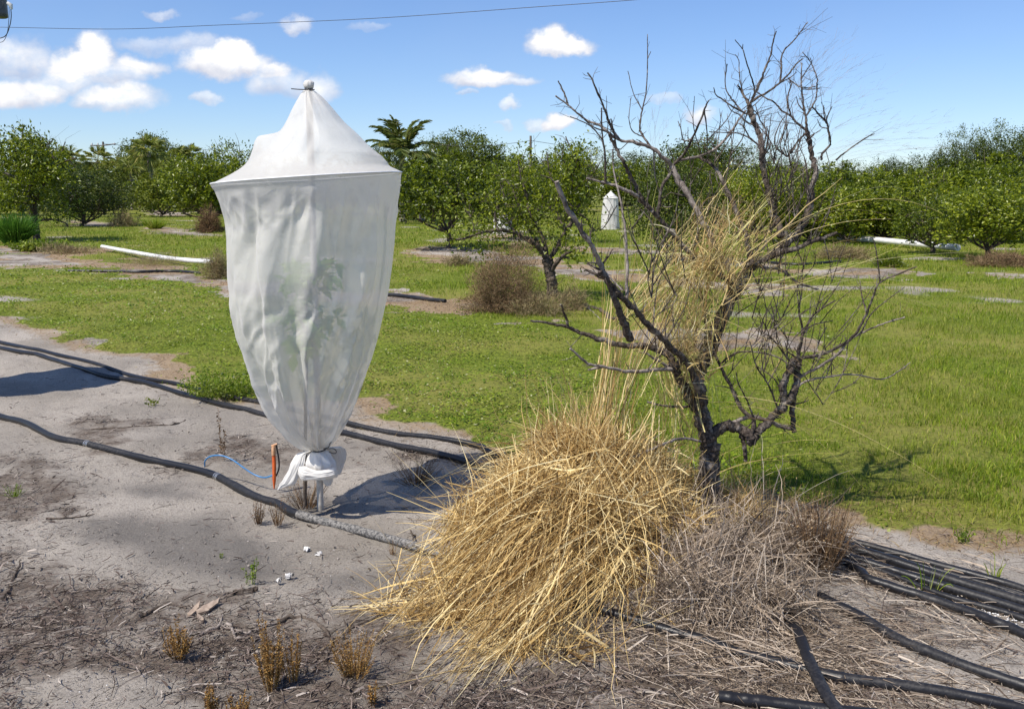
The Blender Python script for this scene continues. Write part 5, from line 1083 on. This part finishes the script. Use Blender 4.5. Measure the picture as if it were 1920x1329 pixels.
def put(var, x, y, H, label, group=None, sx=1.0, rot=None, cat='tree', name=None, rng=np.random.default_rng(99)):
    mc, mt, H0, nm, _r = var; k = H / H0; r = empty(name or nm, (x, y, 0)); rz = rng.uniform(0, 6.28) if rot is None else rot; r.rotation_euler = (0, 0, rz); r.scale = (k * sx, k * sx, k)
    if mt: link('trunk', mt, r)
    link('crown', mc, r); tag(r, label, cat, group); return r
def putpx(var, px, base, top, label, group=None, wpx=None, Rx=None, D=None, **kw):
    g = G(px, base) if D is None else W(px, base, D); D = g[1]; H = W(px, top, D)[2]; sx = 1.0
    if wpx: sx = (wpx / 2 / FPX * D) / (var[4] * H / var[2])
    return put(var, g[0], g[1], H, label, group, sx, **kw)
VA = citrus(1, 2.4, 1.25, .42, 300, 24, .10)
VB = citrus(2, 2.4, 1.2, .35, 320, 24, .095, cut=-.8)
VC = citrus(3, 2.4, 1.3, .5, 210, 20, .085, open_=True, dead=14)
VD = citrus(4, 1.6, 1.0, .25, 240, 20, .075, cut=-.8, mat='leaf')
VK = citrus(6, 3.0, 1.5, .15, 460, 22, .08, cut=-.9, mat='leaf_dark')
VFA = citrus(21, 2.4, 1.25, .25, 210, 14, .15, cut=-.8, lump=.5, dead=8)
VFB = citrus(22, 2.4, 1.2, .25, 240, 15, .13, cut=-.8, lump=.42, open_=True, dead=10)
VFY = citrus(24, 2.4, 1.25, .15, 280, 14, .15, cut=-.8, lump=.35, mat='leaf_yel')
VFK = citrus(23, 3.0, 1.5, .15, 300, 15, .17, cut=-.9, mat='leaf')
VW = citrus(7, 8.0, 4.0, 1.2, 900, 20, .25, mat='leaf_far', trunk_r=.16, name='broadleaf_tree', lump=.35, shell=.35)
VX = citrus(8, 8.0, 3.8, 1.2, 640, 22, .19, mat='leaf_dark', trunk_r=.16, name='broadleaf_tree', lump=.3)
VY = citrus(9, 7.0, 3.4, .8, 520, 20, .20, mat='leaf_yel', trunk_r=.14, name='broadleaf_tree', lump=.4)
VZ = citrus(10, 9.0, 3.6, 2.5, 330, 20, .19, mat='leaf_far', trunk_r=.15, name='broadleaf_tree', lump=.45, open_=True, dead=10)

# nearest orchard trees
S2 = Skel(G(1045, 562)[1], 6, None); a = S2.add
a(z4, [(1078,1085),(1072,1010),(1060,940),(1045,860)], 11, 10, 0)
a(z4, [(1045,860),(1000,800),(930,750),(860,712),(780,700),(680,712),(560,750),(480,745)], 6.5, 1.5, -.4)
a(z4, [(1045,860),(985,770),(940,690),(905,640),(880,560),(850,470),(800,400)], 5, 1.2, .4)
a(z4, [(1045,860),(1030,780),(1000,700),(945,600),(930,500),(900,420),(880,300)], 5, 1.2, .1)
a(z4, [(1050,870),(1100,800),(1150,700),(1190,640),(1180,540),(1190,400),(1230,330),(1180,240),(1150,170)], 5.5, 1, .2)
a(z4, [(1070,930),(1130,850),(1200,810)], 5, 2.4, -.3); a(z4, [(1130,855),(1190,860)], 3, 2)
a(z4, [(1150,700),(1100,600),(1110,480),(1060,380),(1045,260)], 3, 1, .3); a(z4, [(1190,600),(1240,540),(1280,480),(1270,400)], 2.4, .9); a(z4, [(1180,500),(1230,440),(1290,400),(1340,330)], 2.2, .8, -.3)
a(z4, [(760,700),(750,600),(800,520),(780,440)], 2.4, 1, .2); a(z4, [(1190,400),(1150,330),(1100,260)], 2, .8); a(z4, [(940,690),(1000,640),(1020,540),(1000,440)], 2.4, 1, .3); a(z4, [(1210,590),(1270,640),(1300,690),(1360,690),(1440,560)], 2, 1)
a(z4, [(860,715),(820,640),(760,560),(690,480)], 2.4, .9, .3); a(z4, [(640,720),(620,640),(570,560)], 2, .9); a(z4, [(1190,410),(1210,330),(1220,250)], 1.6, .8)
mid_o = G(1045, 566); midr = empty('citrus_tree', mid_o); tag(midr, 'open gnarled citrus tree beside the brown bush, its top twigs bare', 'tree'); S2.build(midr, 420, 5, ('bark_live', 'bark_pale'), Lr=(.08, .30), r=.004)
rng = np.random.default_rng(31); nodes = [b[0][len(b[0]) // 3:] for b in S2.br[1:]]; nodes = np.vstack(nodes)
cl = nodes[rng.integers(0, len(nodes), 330)] + rng.normal(0, .16, (330, 3)); cl = cl[(cl[:, 2] > .62)]; xx, yy = topx(cl); cl = cl[(yy > 275) & ~((xx > 1112) & (xx < 1180) & (yy > 335)) & ~((xx > 1090) & (yy < 330) & (rng.uniform(0, 1, len(cl)) < .7))]
i = np.repeat(np.arange(len(cl)), 21); P = cl[i] + rng.normal(0, .085, (len(i), 3)); n = len(P); V, F = leaf_set(P - mid_o, rand_dir(rng, n), unit(rand_dir(rng, n) + np.array((0, 0, .6))), rng.uniform(.035, .075, n), .27, rng); link('crown', mesh_np('crown', V, F, M['leaf']), midr)
putpx(VA, 842, 466, 288, 'full green citrus tree right of the white cover, on a short trunk', wpx=215, Rx=1.25, rot=1.0)
# left sparse tree with visible trunk
S3 = Skel(G(68, 452)[1], 9, None); a = S3.add
def z3(x, y): return x / 3.021, 200 + y / 3.021
a(z3, [(212,770),(200,680),(190,600),(185,520),(178,440)], 7, 5, 0); a(z3, [(190,600),(150,480),(100,410),(20,375)], 4, 2, -.6, pale=True); a(z3, [(185,480),(190,350),(185,250),(170,180)], 4, 1.4, .4); a(z3, [(190,560),(260,420),(330,330),(430,290)], 3, 1.2, -.5)
a(z3, [(280,390),(330,300),(370,200)], 2, .8); a(z3, [(330,330),(270,230),(300,190)], 2, .8); a(z3, [(185,400),(120,300),(60,220)], 2.6, 1.2); a(z3, [(180,440),(130,360),(60,330),(0,330)], 2.4, 1, .7); a(z3, [(205,640),(170,560),(60,540)], 2.4, 1)
a(z3, [(200,650),(300,640),(370,660),(385,680)], 2.2, 1.2); a(z3, [(170,330),(130,200),(130,100)], 2, 1); a(z3, [(190,330),(230,250),(240,170)], 1.8, .8)
lo = G(68, 455); lt = empty('citrus_tree', lo); tag(lt, 'gnarled half leafless citrus tree at the left edge over tall green grass', 'tree'); S3.build(lt, 260, 4, ('bark_live', 'bark_pale'), Lr=(.15, .6), r=.009)
rng = np.random.default_rng(33); nodes = np.vstack([b[0][len(b[0]) // 3:] for b in S3.br[1:]]); cl = nodes[rng.integers(0, len(nodes), 420)] + rng.normal(0, 1, (420, 3)) * np.array((.42, .42, .32)); xx, yy = topx(cl); cl = cl[(xx < 140) & (yy < 415) & (yy > 246 + np.maximum(0, xx - 50) * .75) & ~((xx > 45) & (xx < 95) & (yy > 385))]
i = np.repeat(np.arange(len(cl)), 24); P = cl[i] + rng.normal(0, .17, (len(i), 3)); n = len(P); V, F = leaf_set(P - lo, rand_dir(rng, n), unit(rand_dir(rng, n) + np.array((0, 0, .6))), rng.uniform(.08, .15, n), .27, rng); link('crown', mesh_np('crown', V, F, M['leaf']), lt)
putpx(VK, 155, 424, 306, 'dark dense citrus tree behind the half leafless left tree', wpx=190, Rx=1.5)
putpx(VB, 392, 430, 290, 'dark round citrus bush with brown dead skirt left of the white cover', wpx=165, Rx=1.2)
putpx(VC, 458, 420, 266, 'citrus tree with tall shoots directly behind the left edge of the cover', wpx=130, Rx=1.3)
putpx(VK, 1262, 492, 272, 'dense dark green citrus tree right behind the bare tree', wpx=180, Rx=1.5)
puff(394, 436, 392, 50, 1500, 'straw_brown', 'brown dead weeds under the round citrus bush')
putpx(VC, 1058, 455, 285, 'light green citrus tree behind the gnarled middle one', wpx=120, Rx=1.3)
putpx(VA, 965, 448, 302, 'leafy citrus tree filling the gap left of the gnarled middle one', wpx=130, Rx=1.25)
putpx(VD, 1655, 455, 358, 'small citrus tree on a thin bare trunk in front of the right pipe', wpx=120, Rx=1.0, name='young_citrus_tree')
putpx(VD, 1748, 476, 368, 'low spreading citrus tree at the right end of the long white pipe', wpx=150, Rx=1.0, name='young_citrus_tree')
putpx(VD, 1590, 447, 350, 'small bright citrus tree just above the left end of the right pipe', wpx=120, Rx=1.0, name='young_citrus_tree')
putpx(VB, 1850, 488, 352, 'bright leafy citrus tree at the right edge over dry scrub', wpx=190, Rx=1.2)
putpx(VB, 1420, 455, 320, 'citrus tree seen through the caught grass of the bare tree', wpx=130, Rx=1.2)
# grove behind on the right, row upon row
rng = np.random.default_rng(55); q = 0
for row, (base, top, x0, x1, step) in enumerate(((455, 352, 1500, 1980, 78), (437, 336, 1330, 2000, 74), (420, 322, 1360, 2020, 66), (405, 312, 1280, 2040, 70), (396, 306, 900, 1300, 64))):
    for px in np.arange(x0, x1, step):
        pj = px + rng.uniform(-22, 22); v = (VFA, VFB, VFK)[rng.integers(0, 3)]
        extra = 22 * sstep(1700, 1920, np.array(pj))
        putpx(v, pj, base + rng.uniform(-4, 4), top + rng.uniform(-10, 8) - float(extra), 'round leafy citrus tree in the close set rows behind the right pipe' if px > 1300 else 'round leafy citrus tree in the far row behind the middle trees', 'citrus trees packed in the grove rows' if px > 1300 else 'citrus trees of the far middle row', wpx=step * rng.uniform(1.5, 2.0), Rx={id(VFA): 1.25, id(VFB): 1.2, id(VFK): 1.5}[id(v)])
for row, (base, top, x0, x1, step) in enumerate(((404, 330, -60, 480, 60), (395, 318, 60, 470, 52), (388, 308, -60, 480, 54))):
    for px in np.arange(x0, x1, step):
        if row == 0 and 200 < px < 300: 
            continue
        putpx((VFA, VFY, VFY)[rng.integers(0, 3)], px + rng.uniform(-18, 18), base + rng.uniform(-3, 3), top + rng.uniform(-9, 9), 'far off green citrus tree in the left grove rows', 'citrus trees of the left grove rows', wpx=step * rng.uniform(1.4, 1.9), Rx=1.25)
for px in np.arange(500, 960, 62):
    putpx((VFA, VFB)[rng.integers(0, 2)], px + rng.uniform(-15, 15), 402 + rng.uniform(-3, 3), 305 + rng.uniform(-9, 9), 'far green citrus tree seen behind the white cover', 'citrus trees of the middle far rows', wpx=100, Rx=1.25)
# taller trees on the skyline
sky_t = [(VW, 262, 256, 110, 95, 'tallest rounded tree on the left skyline among the palms'), (VY, 228, 284, 80, 80, 'yellow green tree on the left skyline beside the utility pole'), (VY, 315, 287, 80, 80, 'yellow green tree right of the tall palm on the left skyline'), (VX, 365, 288, 70, 85, 'low dark tree at the right end of the left skyline'), (VX, 110, 300, 90, 85, 'low dark tree behind the small far left palm'), (VX, 30, 285, 110, 85, 'dark tree behind the half leafless citrus at the left edge'),
         (VW, 868, 250, 140, 85, 'broad rounded tree on the skyline right of the feathery palm'), (VZ, 815, 252, 90, 80, 'airy tree between the feathery palm and the broad tree'), (VX, 700, 275, 90, 75, 'dark tree beside the cover and the feathery palm'), (VX, 955, 292, 110, 90, 'low dark tree left of the bare wooden pole'), (VZ, 1095, 272, 130, 85, 'airy dull green tree on the skyline right of the wooden pole'),
         (VX, 1030, 300, 110, 90, 'low dark tree just right of the wooden pole'), (VX, 1190, 288, 120, 90, 'dark skyline tree left of the dense citrus tree'), (VW, 1330, 262, 130, 90, 'skyline tree seen through the bare upper branches, left'), (VZ, 1430, 268, 110, 90, 'airy skyline tree seen through the bare upper branches, right'), (VX, 1500, 300, 120, 85, 'dark skyline tree at the right fringe of the bare branches'), (VZ, 1605, 302, 70, 90, 'thin pale skyline tree left of the domed tree'),
         (VX, 1690, 298, 110, 80, 'dark domed tree standing alone on the right skyline'), (VX, 1790, 285, 120, 60, 'dark tree at the foot of the tall right woods'), (VZ, 1828, 238, 75, 62, 'airy tree rising at the left of the tall right woods'), (VX, 1868, 262, 130, 58, 'dense dark tree in the tall right woods'), (VZ, 1905, 228, 90, 64, 'tallest airy tree in the right woods'), (VX, 1960, 245, 160, 58, 'dense tree of the right woods at the picture edge'), (VW, 1760, 318, 90, 60, 'low green tree between the domed tree and the right woods'), (VX, 2060, 240, 170, 60, 'dense tree of the right woods past the picture edge')]
RXs = {id(VW): 4.0, id(VX): 3.8, id(VY): 3.4, id(VZ): 3.6}
for (v, px, top, wpx, D, lab) in sky_t: putpx(v, px, 0, top, lab, wpx=wpx * 1.12, Rx=RXs[id(v)], D=D)

# palms
def fan_palm(px, top, D, label, seed, sc=1.15, tw=.17, hr=.62):
    rng = np.random.default_rng(seed); g = W(px, top, D); H = g[2] * .93; Rr = 1.5 * sc; r = empty('fan_palm', (g[0], g[1], 0)); mb = MB(); add_tube(mb, catmull([(0, 0, 0), (.05, .02, H * .5), (0, 0, H - Rr * .55)], 6), np.linspace(1.1, .9, 13) * tw, 8, jit=.08, rng=rng); link('trunk', mb.mesh('trunk', M['bark_pale'], True), r)
    mb = MB(); c = np.array((0, 0, H - Rr * .5)); nf = 34
    for q in range(nf):
        d = rand_dir(rng, 1)[0]; d[2] = d[2] * .75 + .15; d = unit(d); hub = c + d * Rr * .5; m_ = 13; s = unit(np.cross(d, np.array((0.1, 0, 1.0)))); a_ = np.linspace(-1.15, 1.15, m_); dd = d[None] * np.cos(a_)[:, None] + s[None] * np.sin(a_)[:, None]
        L = Rr * .62 * (1 - .25 * np.abs(a_) / 1.15); P = np.stack((np.repeat(hub[None], m_, 0), hub + dd * (L * .6)[:, None], hub + dd * L[:, None] + np.array((0, 0, -.22)) * Rr * .6), 1); mb.add(*ribbons(P, unit(np.cross(dd, d[None] + rand_dir(rng, m_) * .4)), np.array((.02, .055, .01))[None].repeat(m_, 0) * sc)); mb.add(*ribbons(np.stack((c, hub))[None], s[None], np.full((1, 2), .02)))
    link('crown', mb.mesh('crown', M['fan_palm']), r); tag(r, label, 'palm tree'); return r
fan_palm(276, 256, 70, 'tallest fan palm with a bare trunk on the left skyline', 1, 1.0)
fan_palm(181, 278, 80, 'fan palm just left of the small utility pole', 2, .95); fan_palm(128, 275, 80, 'fan palm farthest left on the skyline', 3, .95); fan_palm(331, 272, 85, 'left one of two low fan palms right of the tallest palm', 4, .95); fan_palm(354, 272, 86, 'right one of two low fan palms right of the tallest palm', 5, .95)
fan_palm(216, 292, 78, 'low fan palm half sunk in the trees right of the utility pole', 6, .9); fan_palm(243, 294, 75, 'low browned fan palm left of the tallest palm', 7, .8); fan_palm(312, 290, 78, 'small fan palm between the tallest and the paired palms', 8, .8)
def feather_palm(px, top, D, label, seed):
    rng = np.random.default_rng(seed); g = W(px, top, D); H = g[2]; r = empty('feather_palm', (g[0], g[1], 0)); hz_ = H * .66; mb = MB(); add_tube(mb, catmull([(0, 0, 0), (0, 0, hz_ * .6), (0, 0, hz_)], 5), np.linspace(.2, .12, 11), 10, jit=.04, rng=rng); link('trunk', mb.mesh('trunk', M['bark_pale'], True), r)
    mb = MB(); FL = H * .56
    for q in range(30):
        az = rng.uniform(0, 2 * np.pi); el = rng.uniform(.1, 1.5); h = np.array((math.cos(az), math.sin(az), 0)); t = np.linspace(0, 1, 12); L = FL * rng.uniform(.75, 1.0); P = np.array((0, 0, hz_)) + h * (L * math.cos(el) * t)[:, None] * .95 + np.array((0, 0, 1)) * (L * math.sin(el) * t - L * .32 * t ** 2.4)[:, None]
        mb.add(*ribbons(P[None], np.array((-h[1], h[0], 0))[None], np.linspace(.03, .008, 12)[None])); m_ = 64; tt = rng.uniform(.12, 1, m_); C = np.stack([np.interp(tt, t, P[:, k]) for k in range(3)], 1); T = unit(np.stack([np.interp(np.minimum(tt + .05, 1), t, P[:, k]) for k in range(3)], 1) - C + 1e-6); s = np.array((-h[1], h[0], 0)) * np.where(np.arange(m_) % 2, 1, -1)[:, None]
        dd = unit(T * .8 + s * .8 + np.array((0, 0, -.15)) + rand_dir(rng, m_) * .12); LL = FL * .21 * (1 - .5 * np.abs(tt - .45)); PP = np.stack((C, C + dd * (LL * .6)[:, None], C + dd * LL[:, None] + np.array((0, 0, -.06))), 1); mb.add(*ribbons(PP, unit(np.cross(dd, rand_dir(rng, m_))), np.array((.022, .032, .008))[None].repeat(m_, 0)))
    link('crown', mb.mesh('crown', M['palm']), r); tag(r, label, 'palm tree')
feather_palm(752, 222, 46, 'feathery palm rising right of the white cover', 11)
putpx(VX, 752, 0, 305, 'dark tree hiding the trunk of the feathery palm', wpx=90, D=43); fan_palm(728, 292, 48, 'drooping low fan palm at the foot of the feathery palm', 12, .8); fan_palm(790, 296, 47, 'drooping palm right of the feathery palm trunk', 13, .75)

# ---------------------------------------------------------------- utility poles and wires
def pole(px, top, D, r, label, arm=False):
    g = W(px, top, D); o = empty('utility_pole', (g[0], g[1], 0)); mb = MB(); add_tube(mb, np.array(((0, 0, -.2), (0, 0, g[2] * .5), (0, 0, g[2]))), np.array((1.2, 1.1, .9)) * r, 10); link('post', mb.mesh('post', M['wood'], True), o)
    if arm:
        mb = MB(); add_tube(mb, np.array(((-1.2, 0, g[2] - .35), (0, -.1, g[2] - .35), (1.2, 0, g[2] - .2))), .06, 6); link('crossarm', mb.mesh('crossarm', M['wood']), o)
        for s in (-1.05, -.5, 1.05): 
            mi = MB(); add_tube(mi, np.array(((s, 0, g[2] - .32), (s, 0, g[2] - .2), (s, 0, g[2] - .1))), (.05, .07, .04), 8); link('insulator', mi.mesh('insulator', M['shell'], True), o)
    tag(o, label, 'utility pole'); return g
p1 = pole(995, 255, 62, .085, 'bare wooden pole standing above the middle tree tops'); p2 = pole(193, 266, 88, .10, 'small utility pole with a crossarm on the left skyline', True)
def wire(A_, B_, sag, r, label, n=24, name='overhead_wire'):
    A_, B_ = np.array(A_, float), np.array(B_, float); t = np.linspace(0, 1, n)[:, None]; P = A_ * (1 - t) + B_ * t; P[:, 2] -= (sag * 4 * t * (1 - t))[:, 0]; c = P[0].copy(); mb = MB(); add_tube(mb, P - c, r, 5); tag(link(name, mb.mesh(name, M['black'], True), None, c), label, 'wire')
PW = catmull([W(-60, 50, 26), W(25, 52, 26), W(220, 55, 25), W(400, 48, 24), (W(700, 35, 22.5)), W(1000, 14, 21), W(1195, 0, 20), W(1500, -26, 18.5)], 6); c = PW[0].copy(); mb = MB(); add_tube(mb, PW - c, .0065, 6)
tag(link('overhead_wire', mb.mesh('overhead_wire', M['black'], True), None, c), 'dark overhead wire running across the top of the sky', 'wire')
wire(W(193, 270, 88), W(760, 286, 75), .3, .018, 'faint far wire from the left utility pole behind the white cover')
wire(W(760, 262, 66), p1 - np.array((0, 0, .3)), .4, .014, 'faint far wire running to the bare wooden pole'); wire(p1 - np.array((0, 0, .3)), W(1700, 325, 66), .5, .014, 'faint far wire running right from the bare wooden pole')
# pole mounted transformer just at the top left corner
tp = W(-95, -60, 40); o = empty('utility_pole', (tp[0], tp[1], 0)); mb = MB(); add_tube(mb, np.array(((0, 0, -.2), (0, 0, 5), (0, 0, tp[2]))), (.20, .18, .14), 12); link('post', mb.mesh('post', M['wood'], True), o); tag(o, 'utility pole just past the top left corner, carrying the transformer', 'utility pole')
ta = W(-1, 34, 40); tr = empty('transformer', ta); mb = MB(); kk = 24; prof = [(a_ * 3.3, b_ * 3.9) for a_, b_ in ((0, .0), (0, .07), (.01, .085), (.06, .088), (.22, .088), (.24, .092), (.29, .092), (.31, .07), (.32, 0))]
aa = np.linspace(0, 2 * np.pi, kk, endpoint=False); V = np.vstack([np.stack((r_ * np.cos(aa), r_ * np.sin(aa), np.full(kk, z_)), 1) for z_, r_ in prof]); i = np.arange(len(prof) - 1)[:, None] * kk; j = np.arange(kk); j2 = (j + 1) % kk; mb.add(V, np.stack((i + j, i + j2, i + kk + j2, i + kk + j), -1).reshape(-1, 4)); link('tank', mb.mesh('tank', M['drum'], True), tr)
mb = MB(); add_tube(mb, np.array([W(14, 6, 39.8), W(20, 10, 39.8), W(22, 18, 39.8)]) - ta, (.07, .09, .04), 8); link('bushing', mb.mesh('bushing', M['shell'], True), tr)
mb = MB(); add_tube(mb, catmull([W(20, 12, 39.8), W(21, 32, 39.8), W(18, 50, 39.8), W(10, 68, 39.8), W(-8, 74, 39.8)], 6) - ta, .018, 6); link('lead_wire', mb.mesh('lead_wire', M['black'], True), tr)
mb = MB(); add_tube(mb, catmull([W(17, 14, 39.9), W(17, 30, 39.9), W(14, 60, 39.9), W(6, 78, 39.9), W(-10, 80, 39.9)], 6) - ta, .011, 6); link('lead_wire', mb.mesh('lead_wire', M['black'], True), tr)
mb = MB(); add_tube(mb, np.array([(tp[0] - ta[0], 0, .7), (-.25, 0, .7)]), .05, 6); link('bracket', mb.mesh('bracket', M['black']), tr)
tag(tr, 'dark blue grey transformer can hanging at the top left corner', 'transformer')
